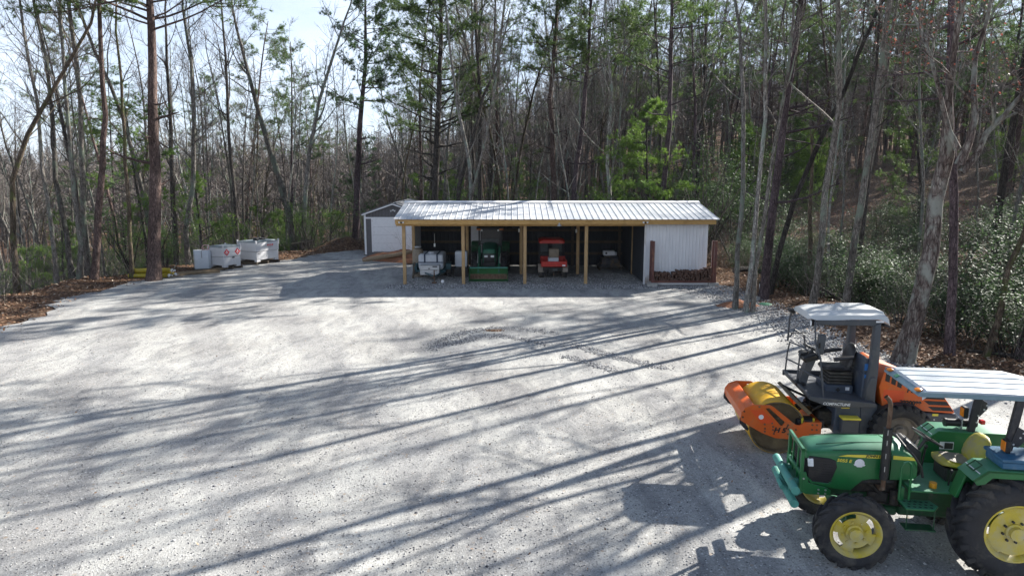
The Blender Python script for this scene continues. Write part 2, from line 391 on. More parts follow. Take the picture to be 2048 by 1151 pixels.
n4 = 9000; yy = RNG.uniform(13, 31, n4); xx = np.interp(yy, [13, 15.4, 17.6, 20, 23.5, 27, 31], [14.2, 12.2, 10.6, 10.1, 10.3, 9.9, 9.6]) + RNG.normal(-.5, .55, n4)
C.append(np.stack([xx, yy, np.full(n4, .012)], -1)); S.append(RNG.uniform(.02, .05, n4))
# churned tyre marks: strips of turned-up dark stones
for (p0, p1, p2), n_, wd_ in ((((860, 700), (930, 640), (1110, 665)), 1500, .16), (((900, 690), (985, 655), (1090, 690)), 1100, .14), (((1150, 690), (1230, 715), (1330, 735)), 1300, .12), (((1130, 712), (1180, 725), (1230, 742)), 700, .10)):
    a, b, c_ = [np.array(gnd(*q)) for q in (p0, p1, p2)]; t_ = RNG.random(n_)[:, None]
    P_ = (1 - t_) ** 2 * a + 2 * t_ * (1 - t_) * b + t_ ** 2 * c_; P_[:, :2] += RNG.normal(0, wd_, (n_, 2)); P_[:, 2] = .006
    C.append(P_); S.append(RNG.uniform(.012, .035, n_))
V, F = octas(np.concatenate(C), np.concatenate(S))
tag(npmesh('loose_gravel', V, F, 'stone'), 'loose grey stones scattered over the yard', 'gravel', kind='stuff')

# fallen leaves and pine straw
def leafquads(C, size, flat=.35):
    n = len(C); a = RNG.uniform(0, 6.28, n); u = np.stack([np.cos(a), np.sin(a), RNG.normal(0, flat, n)], -1)
    b = a + 1.57; v = np.stack([np.cos(b), np.sin(b), RNG.normal(0, flat, n)], -1)
    S = size[:, None]; V = np.stack([C - u * S, C + v * S * .5, C + u * S, C - v * S * .5], 1)
    F = np.arange(4 * n).reshape(n, 4); return V.reshape(-1, 3), F
xs = []
n = 60000; x = RNG.uniform(-30, -12, n); y = RNG.uniform(14, 52, n); d = sdist(x, y); k = (d > -.9 + RNG.exponential(.4, n) * -1) & (d < 9) & ((d > 0) | (RNG.random(n) < .12)); xs.append((x[k], y[k]))
n = 90000; x = RNG.uniform(8, 32, n); y = RNG.uniform(8, 46, n); d = sdist(x, y); k = (d > -.5) & ((d > 0) | (RNG.random(n) < .15)); xs.append((x[k], y[k]))
n = 9000; x = RNG.uniform(-16, -5, n); y = RNG.uniform(40, 54, n); d = sdist(x, y); k = d > 0; xs.append((x[k], y[k]))
n = 420; y = 6 + 26 * RNG.random(n); x = RNG.uniform(-.8, .8, n) * y; k = sdist(x, y) < 0; xs.append((x[k], y[k]))
x = np.concatenate([a for a, b in xs]); y = np.concatenate([b for a, b in xs])
z = np.where(sdist(x, y) < 0, .006, height(x, y)) + RNG.uniform(.005, .05, len(x))
V, F = leafquads(np.stack([x, y, z], -1), np.where(sdist(x, y) < -.5, .4, 1) * RNG.uniform(.03, .075, len(x)))
tag(npmesh('fallen_leaves', V, F, 'deadleaf'), 'dry brown leaves lying along the yard edge and in the woods', 'leaves', kind='stuff')
# ================================================================ trees
MAT['bark_grey'] = make_bark('grey bark', (0.066, 0.060, 0.055), (0.175, 0.16, 0.142), (0.34, 0.315, 0.29), (0.174, 0.203, 0.160))
MAT['bark_pale'] = make_bark('pale lichened bark', (0.095, 0.088, 0.081), (0.216, 0.203, 0.189), (0.432, 0.419, 0.392), (0.203, 0.243, 0.203))
MAT['bark_dark'] = make_bark('dark bark', (0.030, 0.027, 0.026), (0.075, 0.066, 0.060), (0.150, 0.135, 0.123))
MAT['bark_pine'] = make_bark('reddish pine bark', (0.057, 0.041, 0.039), (0.144, 0.101, 0.090), (0.276, 0.196, 0.172))
MAT['bark_plum'] = make_bark('plum brown bark', (0.039, 0.030, 0.034), (0.098, 0.073, 0.081), (0.182, 0.143, 0.150))
MAT['bark_moss'] = make_bark('mossy bark', (0.052, 0.039, 0.031), (0.117, 0.091, 0.068), (0.221, 0.182, 0.130), (0.091, 0.101, 0.039))
MAT['bark_big'] = make_bark('lichened grey brown bark', (.05, .035, .032), (.13, .105, .095), (.27, .25, .225), (.24, .25, .22), 2.0)
MAT['twig'] = make_bark('twigs', (0.095, 0.084, 0.079), (0.20, 0.177, 0.163), (0.36, 0.325, 0.30))
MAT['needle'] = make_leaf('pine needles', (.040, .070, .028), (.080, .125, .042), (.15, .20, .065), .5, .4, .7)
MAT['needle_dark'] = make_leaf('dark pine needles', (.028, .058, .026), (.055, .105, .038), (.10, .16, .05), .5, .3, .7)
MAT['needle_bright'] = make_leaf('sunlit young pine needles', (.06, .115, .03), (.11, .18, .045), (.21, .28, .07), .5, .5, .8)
MAT['leaf_gloss'] = make_leaf('glossy evergreen leaves', (.025, .045, .022), (.055, .09, .04), (.14, .19, .09), .6, .3, 1.2, .25)
MAT['leaf_green'] = make_leaf('green undergrowth leaves', (.04, .08, .028), (.075, .13, .04), (.14, .21, .06), .45, .45, .8)
MAT['leaf_red'] = make_leaf('withered red leaves', (.10, .035, .03), (.16, .06, .05), (.22, .10, .07), .6, .4, 2)

def rv(s=1.0): return Vector((random.gauss(0, s), random.gauss(0, s), random.gauss(0, s)))
def limb(p, d, ln, r, n=5, wob=.12, up=.06, rt=.25):
    pts = [p]; rr = [r]; d = d.normalized(); st = ln / n
    for i in range(n):
        d = (d + rv(wob) + Vector((0, 0, up))).normalized(); p = p + d * st; pts.append(p); rr.append(r * (1 - (1 - rt) * (i + 1) / n))
    return pts, rr
def along(pts, t):
    k = t * (len(pts) - 1); i = min(int(k), len(pts) - 2); f = k - i
    return pts[i].lerp(pts[i + 1], f), (pts[i + 1] - pts[i]).normalized()
def side(d, ang):
    """a direction leaving d at the angle ang, at a random roll"""
    u, v = frame(d); a = random.uniform(0, 2 * math.pi)
    return (d * math.cos(ang) + (u * math.cos(a) + v * math.sin(a)) * math.sin(ang)).normalized()
def trunkpath(h, lean=.03, wob=.05, n=12, base=(0, 0, -.4)):
    p = Vector(base); d = Vector((random.gauss(0, lean), random.gauss(0, lean), 1)).normalized(); pts = [p]
    for i in range(n):
        d = (d + Vector((random.gauss(0, wob), random.gauss(0, wob), .05))).normalized(); p = p + d * (h / n); pts.append(p)
    return pts
def trad(pts, r0, r1):
    n = len(pts); out = []
    for i in range(n):
        t = i / (n - 1); out.append((r0 * (1 - t) ** .8 + r1 * (1 - (1 - t) ** .8)) * (1.35 if i == 0 else 1))
    return out
def bare_tree(pts, r0, first=.35, nb=16, bl=4.5, r1=.02, dens=1.0, sides=8, up=.10, forks=0, twr=.008, rad=None):
    T, W = MB(), MB(); rad = rad or trad(pts, r0, r1); T.tube(pts, rad, sides, cap=False)
    L_ = sum((pts[i + 1] - pts[i]).length for i in range(len(pts) - 1))
    for k in range(nb):
        t = first + (1 - first) * ((k + random.random()) / nb) ** .9; t = min(t, .985)
        p, d = along(pts, t); rr = max(.012, (r0 * (1 - t) ** .8 + r1) * random.uniform(.28, .5))
        ln = bl * (1 - .55 * (t - first) / (1 - first + .01)) * random.uniform(.55, 1.25)
        dd = side(d, R(random.uniform(28, 62)));
        if dd.z < .1: dd.z = abs(dd.z) + .25
        lp, lr = limb(p, dd, ln, rr, 6, .11, up); T.tube(lp, lr, 4, cap=False)
        for j in range(int(7 * dens)):
            q, e = along(lp, random.uniform(.2, 1)); r2 = rr * .4
            l2 = ln * random.uniform(.22, .48); sp, sr = limb(q, side(e, R(random.uniform(25, 60))), l2, max(twr * 1.4, r2 * .7), 4, .14, .08)
            W.tube(sp, sr, 3, cap=False)
            for m in range(int(4 * dens)):
                a, b = along(sp, random.uniform(.15, 1)); tp, tr = limb(a, side(b, R(random.uniform(20, 60))), l2 * random.uniform(.3, .65), twr, 2, .16, .08, .5)
                W.tube(tp, tr, 3, cap=False)
    return T, W
def blades(P, D, k, ln, wd, spread=.9):
    """k pointed needles for every tuft position P with direction D"""
    n = len(P); P = np.repeat(P, k, 0); D = np.repeat(D, k, 0)
    d = D + RNG.normal(0, spread, (n * k, 3)); d /= np.linalg.norm(d, axis=1)[:, None] + 1e-9
    s = np.cross(d, RNG.normal(0, 1, (n * k, 3))); s /= np.linalg.norm(s, axis=1)[:, None] + 1e-9
    l = (ln * RNG.uniform(.6, 1.25, n * k))[:, None]
    V = np.stack([P - s * wd * .5, P + s * wd * .5, P + d * l], 1).reshape(-1, 3)
    return V, np.arange(3 * n * k).reshape(-1, 3)
def leaves(P, k, ln, wd, R_=.18):
    n = len(P); P = np.repeat(P, k, 0) + RNG.normal(0, R_, (n * k, 3))
    d = RNG.normal(0, 1, (n * k, 3)); d[:, 2] *= .45; d /= np.linalg.norm(d, axis=1)[:, None]
    s = np.cross(d, np.array([0, 0, 1.]) + RNG.normal(0, .35, (n * k, 3))); s /= np.linalg.norm(s, axis=1)[:, None] + 1e-9
    l = (ln * RNG.uniform(.6, 1.3, n * k))[:, None]
    V = np.stack([P, P + d * l * .5 + s * wd * .5, P + d * l, P + d * l * .5 - s * wd * .5], 1).reshape(-1, 3)
    return V, np.arange(4 * n * k).reshape(-1, 4)
def pine_tree(pts, r0, first=.5, nb=26, bl=3.2, r1=.03, k=10, ln=.20, wd=.030, sub=6, tuft=5, droop=.0, sides=8, taper=.6, dead=6, spread=.8, limbs=None):
    T = MB(); rad = trad(pts, r0, r1); T.tube(pts, rad, sides, cap=False); P = []; D = []
    specs = []
    for i in range(nb):
        t = first + (1 - first) * (i + random.random()) / nb; t = min(t, .99)
        specs.append((t, bl * (1 - taper * (t - first) / (1 - first)) * random.uniform(.55, 1.2), None, 1))
    for i in range(dead):
        t = random.uniform(first * .45, first); specs.append((t, bl * random.uniform(.25, .6), None, 0))
    for q in (limbs or []): specs.append(q)
    for t, l1, dr, live in specs:
        p, d = along(pts, t); dd = Vector(dr) if dr else side(d, R(random.uniform(60, 92) if live else random.uniform(75, 100)))
        rr = max(.018, (r0 * (1 - t) ** .8 + r1) * random.uniform(.22, .36))
        lp, lr = limb(p, dd, l1, rr, 6, .10, .05 - droop, .3); T.tube(lp, lr, 4, cap=False)
        if not live:
            for j in range(3):
                q, e = along(lp, random.uniform(.3, .9)); sp, sr = limb(q, side(e, R(45)), l1 * .35, rr * .35, 2, .1, 0, .4); T.tube(sp, sr, 3, cap=False)
            continue
        for j in range(sub):
            q, e = along(lp, random.uniform(.3, 1.0) if j else 1.0); l2 = l1 * random.uniform(.18, .42)
            s_ = side(e, R(random.uniform(20, 60))); s_.z = s_.z * .28 + .08
            sp, sr = limb(q, s_, l2, max(.008, rr * .35), 3, .12, .03, .4); T.tube(sp, sr, 3, cap=False)
            for m in range(tuft):
                a, b = along(sp, random.uniform(.25, 1.0) if m else 1.0); a = a + rv(.09)
                P.append(a[:]); D.append((b + Vector((0, 0, .25)))[:])
    V, F = blades(np.array(P), np.array(D), k, ln, wd, spread)
    return T, (V, F)
def shrub(h, rad, nst=7, clumps=120, k=9, ln=.12, wd=.045, R_=.16, needle=False, low=.15):
    T = MB(); P = []
    for i in range(nst):
        a = random.uniform(0, 6.28); d = Vector((math.cos(a) * .45, math.sin(a) * .45, 1)); p = Vector((math.cos(a) * .08, math.sin(a) * .08, -.3))
        lp, lr = limb(p, d, h * random.uniform(.7, 1.0) + .3, .02 + .006 * h, 6, .14, .08, .2); T.tube(lp, lr, 4, cap=False)
        for j in range(7):
            q, e = along(lp, random.uniform(.25, 1)); sp, sr = limb(q, side(e, R(55)), rad * random.uniform(.35, .9), .008, 3, .15, .05, .4); T.tube(sp, sr, 3, cap=False)
            for m in range(max(1, clumps // (nst * 7))):
                c, b = along(sp, random.uniform(.3, 1)); P.append((c + rv(.10))[:])
    P = np.array(P); P = P[P[:, 2] > h * low * .3]
    if needle: V, F = blades(P, np.tile([0, 0, .3], (len(P), 1)), k, ln, wd, 1.0)
    else: V, F = leaves(P, k, ln, wd, R_)
    return T, (V, F)
def put(name, label, cat, loc, T, C, bark, leaf, group=None, rz=0, scale=None, crown_bark=False):
    t = thing(name, loc, label, cat, rz, group, scale)
    T.build('trunk', bark, t, ang=60)
    if isinstance(C, MB): C.build('crown', leaf, t, smooth=False)
    elif C is not None: npmesh('crown', C[0], C[1], leaf, t)
    return t

# ---------------------------------------------------------------- single trees measured on the photograph
def hero(px, wpx, kind, label, top=19, bark='bark_grey', name='bare_tree', cat='tree', Y=None, group=None, leaf=None, wob=.25, forks=(), wl=None, rl=0, **kw):
    """px: the trunk's centre line down the photo, first point at its foot"""
    x0, y0 = px[0]
    if Y is None: g0 = Vector(gnd(x0, y0)); Y = g0.y
    pw = [aty(a, b, Y) for a, b in px]; zg = hz(pw[0].x, Y)
    base = Vector((pw[0].x, Y, zg)); pts = [p - base for p in pw]; drift = 0
    for i, p in enumerate(pts): p.y = drift; drift += random.uniform(-wob, wob)
    pts[0].z = -.35
    d = (pts[-1] - pts[-2]).normalized(); d = (d + Vector((0, 0, .5))).normalized()
    while pts[-1].z < top - .5:
        d = (d + Vector((random.gauss(0, .05), random.gauss(0, .05), .06))).normalized(); pts.append(pts[-1] + d * 1.4)
    # subdivide for a smoother line
    out = []
    for a, b in zip(pts[:-1], pts[1:]):
        n = max(1, int((b - a).length / 1.1))
        for k in range(n): out.append(a.lerp(b, k / n) + Vector((random.gauss(0, .02), random.gauss(0, .02), 0)) * (1 if (out) else 0))
    out.append(pts[-1]); r = wpx / FPX * Y * .5 * 1.03
    if wl:      # measured widths down the trunk
        zs = [p.z for p in pts[:len(px)]]; kw['rad'] = [float(np.interp(p.z, zs, wl)) / FPX * Y * .5 * max(.25, 1 - max(0, p.z - zs[-1]) * .12) * (1.3 if i == 0 else 1) for i, p in enumerate(out)]
    if kind == 'bare': T, C = bare_tree(out, r, **kw); leaf = leaf or 'twig'
    else: T, C = pine_tree(out, r, **kw); leaf = leaf or 'needle'
    for fp, fw in forks:
        q = [aty(a, b, Y) - base for a, b in fp]; dy = along(out, .5)[0].y
        for i, p in enumerate(q): p.y = dy + random.uniform(-.3, .3) * i
        q2 = []
        for a, b in zip(q[:-1], q[1:]): q2 += [a, a.lerp(b, .5) + rv(.05)]
        q2.append(q[-1]); q2.append(q[-1] + (q[-1] - q[-2]) * .8 + Vector((0, 0, .6)))
        T2, C2 = bare_tree(q2, fw / FPX * Y * .5, first=.25, nb=9, bl=2.6, sides=7)
        T.add(T2.v, T2.f); C.add(C2.v, C2.f)
    o = put(name, label, cat, base, T, C, bark, leaf, group)
    if rl:
        vs = [Vector(v) for v in random.sample(C.v, min(rl, len(C.v))) if 3 < v[2] < 15]; P = np.array([v[:] for v in vs])
        V_, F_ = leaves(P, 12, .075, .045, .2); npmesh('withered_leaves', V_, F_, 'leaf_red', o)
    return o

hero([(306, 560), (308, 330), (306, 200), (302, 60), (301, 0)], 27, 'pine', 'thick tall pine with rough purplish trunk standing beside the yellow tubes', 19, 'bark_pine', 'pine_tree', first=.60, nb=34, bl=4.4, dead=6,
     limbs=[(.60, 5.6, (1, -.2, .12), 1), (.62, 5.0, (-1, -.3, .10), 1), (.66, 5.2, (1, .1, .25), 1), (.64, 4.4, (-.9, .2, .3), 1), (.69, 4.6, (-1, -.1, .35), 1), (.70, 5, (.9, -.4, .4), 1)], sub=13, tuft=8, k=13, ln=.24)
hero([(187, 562), (197, 380), (201, 230), (196, 90), (190, 0)], 15, 'pine', 'straight slender pine with pinkish red trunk left of the thick purple pine', 18, 'bark_pine', 'pine_tree', first=.78, nb=14, bl=2.6, dead=5)
hero([(263, 556), (258, 420), (250, 320), (238, 160), (222, 60)], 9, 'bare', 'thin speckled sapling trunk between the pink pine and the thick pine', 15, 'bark_moss', first=.4, nb=13, bl=2.8)
hero([(33, 580), (20, 480), (12, 360), (38, 268), (68, 215), (130, 100), (160, 40)], 12, 'bare', 'crooked mossy tree bending right, nearest the left edge of the yard', 16, 'bark_moss', first=.35, nb=15, bl=3.4)
hero([(113, 566), (104, 470), (88, 340), (72, 200), (40, 60)], 9, 'bare', 'slim dark tree leaning left, standing just left of the two-stemmed tree', 17, 'bark_grey', first=.4, nb=14, bl=3.2)
hero([(146, 564), (128, 470), (104, 360), (92, 230), (85, 120), (60, 20)], 11, 'bare', 'left stem of the two grey trees that share a foot by the yard', 18, 'bark_grey', first=.35, nb=15, bl=3.6)
hero([(157, 563), (163, 490), (157, 400), (150, 280), (143, 130), (140, 30)], 10, 'bare', 'right stem of the two grey trees that share a foot by the yard', 18, 'bark_grey', first=.35, nb=16, bl=3.6)
hero([(372, 520), (352, 520), (345, 420), (340, 260), (335, 120), (332, 20)][1:], 12, 'bare', 'dark straight tree in the woods between the thick pine and white tanks', 18, 'bark_dark', first=.4, nb=16, bl=3.4)
hero([(378, 528), (374, 460), (388, 380), (392, 250), (384, 130), (370, 20)], 12, 'bare', 'wavy grey tree rising right behind the smallest white tank', 18, 'bark_grey', first=.3, nb=16, bl=3.6)
hero([(590, 492), (575, 420), (552, 350), (520, 240), (492, 140), (472, 55)], 15, 'bare', 'long tree leaning far left over the fuel tanks with a broken side stub', 20, 'bark_grey', first=.55, nb=12, bl=3.2)
hero([(603, 490), (612, 380), (622, 300), (640, 200), (668, 110), (700, 10)], 11, 'bare', 'pale barked tree curving right, its foot beside the leaning tree', 20, 'bark_pale', rl=90, first=.35, nb=18, bl=4.6)
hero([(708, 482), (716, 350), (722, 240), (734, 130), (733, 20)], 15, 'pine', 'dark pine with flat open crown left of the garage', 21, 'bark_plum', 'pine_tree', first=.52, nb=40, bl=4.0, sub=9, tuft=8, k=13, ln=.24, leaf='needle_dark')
hero([(865, 500), (872, 330), (879, 180), (884, 40)], 15, 'pine', 'tall full white pine rising behind the left half of the shed roof', 23, 'bark_dark', 'white_pine_tree', Y=46, first=.36, nb=80, bl=4.8, sub=10, tuft=9, dead=14, taper=.72, k=14, ln=.24, wd=.026)
hero([(908, 500), (918, 370), (945, 280), (966, 190), (985, 150)], 11, 'bare', 'dark tree leaning right across the white pine behind the shed', 15, 'bark_dark', Y=44, first=.6, nb=8, bl=2.4)
hero([(948, 500), (940, 330), (915, 210), (900, 100)], 9, 'bare', 'pale tree leaning left above the middle bays of the shed', 19, 'bark_pale', Y=43, first=.35, nb=15, bl=3.4)
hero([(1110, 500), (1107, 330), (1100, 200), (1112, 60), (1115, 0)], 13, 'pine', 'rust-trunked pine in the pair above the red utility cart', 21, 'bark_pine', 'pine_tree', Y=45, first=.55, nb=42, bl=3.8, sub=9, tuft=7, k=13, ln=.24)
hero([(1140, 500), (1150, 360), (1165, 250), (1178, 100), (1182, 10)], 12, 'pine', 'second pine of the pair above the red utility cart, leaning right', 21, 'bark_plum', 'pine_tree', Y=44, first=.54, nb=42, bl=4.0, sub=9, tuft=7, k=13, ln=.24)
hero([(1232, 500), (1213, 330), (1222, 180), (1210, 60)], 9, 'bare', 'pale thin tree above the woodpile end of the shed', 18, 'bark_pale', Y=43, first=.35, nb=14, bl=3.0)
hero([(1318, 500), (1326, 370), (1336, 250), (1341, 100), (1345, 0)], 13, 'pine', 'lavender-barked pine with spreading top rising behind the white storage room', 22, 'bark_plum', 'pine_tree', Y=41, first=.50, nb=40, bl=4.8, sub=9, tuft=8, k=13, ln=.24)
hero([(1470, 617), (1478, 500), (1484, 380), (1484, 200), (1478, 60), (1470, 0)], 11, 'bare', 'left and straightest of three lichened trees at the yard corner', 17, 'bark_pale', first=.45, nb=14, bl=3.0)
hero([(1490, 624), (1505, 520), (1520, 400), (1530, 240), (1532, 80)], 11, 'bare', 'middle of three lichened trees at the yard corner', 17, 'bark_pale', first=.45, nb=14, bl=3.0)
hero([(1505, 625), (1513, 540), (1530, 440), (1552, 300), (1575, 150), (1590, 40)], 9, 'bare', 'right and thinnest of three lichened trees at the yard corner', 16, 'bark_grey', first=.4, nb=13, bl=2.8)
hero([(1526, 597), (1535, 500), (1549, 350), (1565, 200), (1585, 90), (1598, 0)], 19, 'pine', 'stout plum-brown pine just behind the stake and valve lid', 20, 'bark_plum', 'pine_tree', first=.50, nb=34, bl=4.6, sub=8, tuft=6, leaf='needle_dark', dead=12)
hero([(1536, 592), (1560, 500), (1590, 400), (1630, 300), (1690, 180)], 12, 'bare', 'dark tree leaning far right from behind the stout plum pine', 17, 'bark_dark', first=.5, nb=14, bl=3.6)
hero([(1622, 604), (1640, 480), (1650, 380), (1672, 220), (1668, 100), (1665, 0)], 15, 'bare', 'grey tree rising behind the left end of the roller canopy', 18, 'bark_grey', Y=25, first=.35, nb=18, bl=3.8)
hero([(1688, 604), (1702, 480), (1724, 330), (1742, 200), (1756, 60)], 15, 'bare', 'grey tree rising behind the middle of the roller canopy', 18, 'bark_grey', Y=24, rl=60, first=.4, nb=18, bl=3.8)
hero([(1620, 560), (1625, 430), (1632, 270), (1640, 252)], 11, 'bare', 'broken dead snag with peeled orange patches behind the roller', 9, 'bark_moss', 'dead_snag', Y=30, first=.7, nb=4, bl=1.0)
hero([(1800, 722), (1822, 640), (1853, 500), (1872, 400), (1884, 310), (1878, 200), (1884, 60), (1886, 0)], 34, 'bare', 'thick lichened grey brown trunk leaning right beside the roller, forking high up', 17, 'bark_big', rl=170, first=.5, nb=16, bl=3.8, sides=14, wl=[40, 33, 30, 28, 27, 13, 10, 8],
     forks=[([(1884, 330), (1905, 240), (1925, 120), (1948, 0)], 14), ([(1888, 345), (1935, 270), (1990, 190), (2050, 90)], 12), ([(1880, 300), (1850, 220), (1822, 120), (1800, 0)], 10)])
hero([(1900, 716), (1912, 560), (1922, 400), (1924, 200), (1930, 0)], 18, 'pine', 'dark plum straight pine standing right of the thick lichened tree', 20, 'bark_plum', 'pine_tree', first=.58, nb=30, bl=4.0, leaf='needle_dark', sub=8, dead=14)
hero([(1964, 722), (1990, 640), (2020, 540), (2046, 470), (2080, 360)], 12, 'bare', 'slim brown tree leaning steeply right above the tractor canopy', 14, 'bark_moss', first=.4, nb=12, bl=3.0)
hero([(2030, 724), (2045, 660), (2060, 580), (2085, 400)], 14, 'bare', 'dark trunk cut by the right edge of the photo', 17, 'bark_plum', first=.4, nb=12, bl=3.4)
hero([(1700, 590), (1720, 470), (1738, 300), (1745, 120)], 9, 'bare', 'thin dark tree between the roller canopy and thick lichened tree', 17, 'bark_dark', Y=29, first=.35, nb=14, bl=3.2)
# ================================================================ the woods
random.seed(5); RNG = np.random.default_rng(5)
def proto(name, T, C, bark, leaf):
    """builds one tree of a kind; the first spot in the woods moves it there and all further spots copy it"""
    o = put(name, 'x', 'tree', (0, 0, 0), T, C, bark, leaf); o['used'] = 0; return o
def place(p, x, y, label, group, s=1.0, rz=None):
    rz = random.uniform(0, 6.28) if rz is None else rz; loc = (x, y, hz(x, y))
    if p['used'] == 0:
        p.location = loc; p.rotation_euler = (0, 0, rz); p.scale = (s,) * 3 if not hasattr(s, '__len__') else s; p['label'] = label; p['group'] = group; p['used'] = 1; return p
    return dup(p, loc, rz, label, group, s)
BARE = []
for i, (h, r, b, first, nb, bl) in enumerate([(21, .13, 'bark_grey', .40, 20, 4.2), (19, .10, 'bark_grey', .35, 20, 3.6), (23, .17, 'bark_dark', .45, 20, 4.8), (17, .08, 'bark_pale', .3, 18, 3.0),
                                             (20, .12, 'bark_dark', .38, 20, 4.0), (15, .06, 'bark_pale', .28, 16, 2.5), (22, .15, 'bark_grey', .5, 18, 4.6), (13, .05, 'bark_grey', .2, 16, 2.2), (18, .11, 'bark_moss', .35, 20, 3.8)]):
    T, C = bare_tree(trunkpath(h, .06, .055), r, first, nb, bl, sides=7); BARE.append(proto('bare_tree', T, C, b, 'twig'))
PINE = []
for i, (h, r, b, first, nb, bl, lf) in enumerate([(22, .16, 'bark_pine', .55, 34, 3.6, 'needle'), (20, .13, 'bark_plum', .5, 36, 3.2, 'needle_dark'), (24, .18, 'bark_pine', .6, 34, 4.0, 'needle'), (17, .11, 'bark_dark', .4, 40, 3.0, 'needle_dark'), (21, .15, 'bark_plum', .48, 40, 3.8, 'needle')]):
    T, C = pine_tree(trunkpath(h, .04, .04), r, first, nb, bl, dead=16, sub=7, tuft=6, droop=.02, k=13, ln=.25, wd=.022, spread=.75); PINE.append(proto('pine_tree', T, C, b, lf))
YP_ = []
for i, (h, lf) in enumerate([(6.5, 'needle_bright'), (9, 'needle'), (4.5, 'needle_bright')]):
    T, C = pine_tree(trunkpath(h, .03, .04), .05 + h * .006, .08, 34, 1.1 + h * .16, k=12, sub=7, tuft=6, dead=0, ln=.17, wd=.019); YP_.append(proto('young_pine_tree', T, C, 'bark_dark', lf))
for p in YP_: p['category'] = 'young tree'
SH = []
for i, (h, rad, lf, need) in enumerate([(3.2, 1.3, 'leaf_gloss', 0), (2.4, 1.4, 'leaf_gloss', 0), (4.5, 1.6, 'leaf_gloss', 0)]):
    T, C = shrub(h, rad, 9, 460, 9, .15, .055, .20); SH.append(proto('evergreen_shrub', T, C, 'bark_dark', lf))
GS = []
for i, (h, rad) in enumerate([(2.6, 1.0), (3.8, 1.3), (1.6, .8)]):
    T, C = shrub(h, rad, 8, 330, 8, .11, .05, .2); GS.append(proto('green_bush', T, C, 'bark_dark', 'leaf_green'))
for p in SH + GS: p['category'] = 'bush'
DL = []
for i, h in enumerate([2.2, 3.0]):
    T, C = shrub(h, 1.0, 7, 60, 6, .10, .05, .15); DL.append(proto('withered_bush', T, C, 'twig', 'leaf_red'))
for p in DL: p['category'] = 'bush'

used = []
def spots(n, xr, yr, dmin, ok=None, sep=1.6, tall=True):
    out = []; tries = 0
    while len(out) < n and tries < n * 60:
        tries += 1; x = random.uniform(*xr); y = random.uniform(*yr)
        if abs(x) > .80 * y + 5: continue
        if ok and not ok(x, y): continue
        if float(sdist(np.array([x]), np.array([y]))[0]) < dmin: continue
        if x > 8 and y < 45 and 3.8 < y - .695 * x < (8.5 if sep > 2 else 7.0): continue
        if tall and 8 < x < 34 and 7 < y - .695 * x < 25.5 and random.random() < (.92 if sep > 2 else .8): continue
        if tall and x > -2 and y < 60 and 25.5 < y - .695 * x < 37.5: continue
        if -10.2 < x < -5 and 42.5 < y < 53: continue
        if any((x - a) ** 2 + (y - b) ** 2 < sep * sep for a, b in used[-260:]): continue
        used.append((x, y)); out.append((x, y))
    return out
LZ = lambda x, y: x < -.14 * y
CZ = lambda x, y: -.14 * y <= x < .30 * y
RZ = lambda x, y: x >= .30 * y
def fill(kinds, n, xr, yr, dmin, ok, label, group, sc=(.8, 1.15), sep=1.6, wts=None, tall=True):
    for x, y in spots(n, xr, yr, dmin, ok, sep, tall):
        p = random.choices(kinds, wts)[0]; place(p, x, y, label, group, random.uniform(*sc))
fill(BARE, 95, (-75, -6), (34, 92), 2.5, LZ, 'leafless tree in the thick woods left of the garage, one of many alike', 'leafless trees left of the garage', (.75, 1.1))
fill(BARE, 95, (-16, 34), (42, 95), 2.5, CZ, 'leafless tree in the thick woods behind the shed roof, one of many alike', 'leafless trees behind the shed')
fill(BARE, 44, (11, 70), (18, 85), 3.0, RZ, 'leafless tree on the rising ground right of the shed, one of many alike', 'leafless trees right of the shed')
THIN = [BARE[3], BARE[5], BARE[7]]
fill(THIN, 26, (-14, 28), (41, 60), 2.5, CZ, 'thin young leafless tree between the bigger trunks behind the shed', 'thin leafless trees behind the shed', (.8, 1.1), 1.2)
fill(THIN, 34, (12, 46), (22, 56), 3, RZ, 'thin young leafless tree on the bank right of the shed', 'thin leafless trees right of the shed', (.7, 1.0), 1.2)
fill(THIN, 14, (-34, -10), (40, 58), 3.5, LZ, 'thin young leafless tree between the bigger trunks left of the garage', 'thin leafless trees left of the garage', (.8, 1.1), 1.2)
fill(PINE, 10, (-60, -8), (52, 90), 3, LZ, 'tall pine far back in the woods left of the garage', 'tall pines left of the garage')
fill(PINE, 18, (-14, 34), (47, 92), 3, CZ, 'tall pine standing in the woods behind the shed roof', 'tall pines behind the shed', (.8, 1.1), 2.4)
fill(PINE, 62, (14, 72), (38, 90), 4, RZ, 'tall pine standing in the dark woods right of the shed', 'tall pines right of the shed', (.75, 1.05), 2.4)
fill(YP_, 46, (-70, -14), (35, 62), 2.5, LZ, 'young green pine filling the slope beyond the left yard edge', 'young pines on the left slope', (.6, 1.0), 1.2, [5, 1, 6])
fill(GS, 46, (-60, -12), (34, 60), 1.2, LZ, 'green bush among the trunks beyond the left yard edge', 'green bushes on the left slope', (.7, 1.25), .9)
fill(YP_, 13, (-12, 26), (42, 70), 3, CZ, 'young green pine among the trunks behind the shed', 'young pines behind the shed', (.7, 1.1), 1.6)
fill(GS, 10, (-10, 24), (41, 60), 2, CZ, 'green bush among the trunks behind the shed', 'green bushes behind the shed', (.8, 1.4), 1.4, None, False)
fill(SH, 50, (10, 40), (18, 42), 2.0, RZ, 'glossy dark evergreen bush on the bank right of the shed', 'evergreen bushes right of the shed', (.5, .9), 1.3, None, False)
fill(DL, 14, (11, 40), (20, 46), 1.5, RZ, 'withered reddish bush among the trunks right of the shed', 'withered bushes right of the shed', (.6, 1.0), 1.3, None, False)
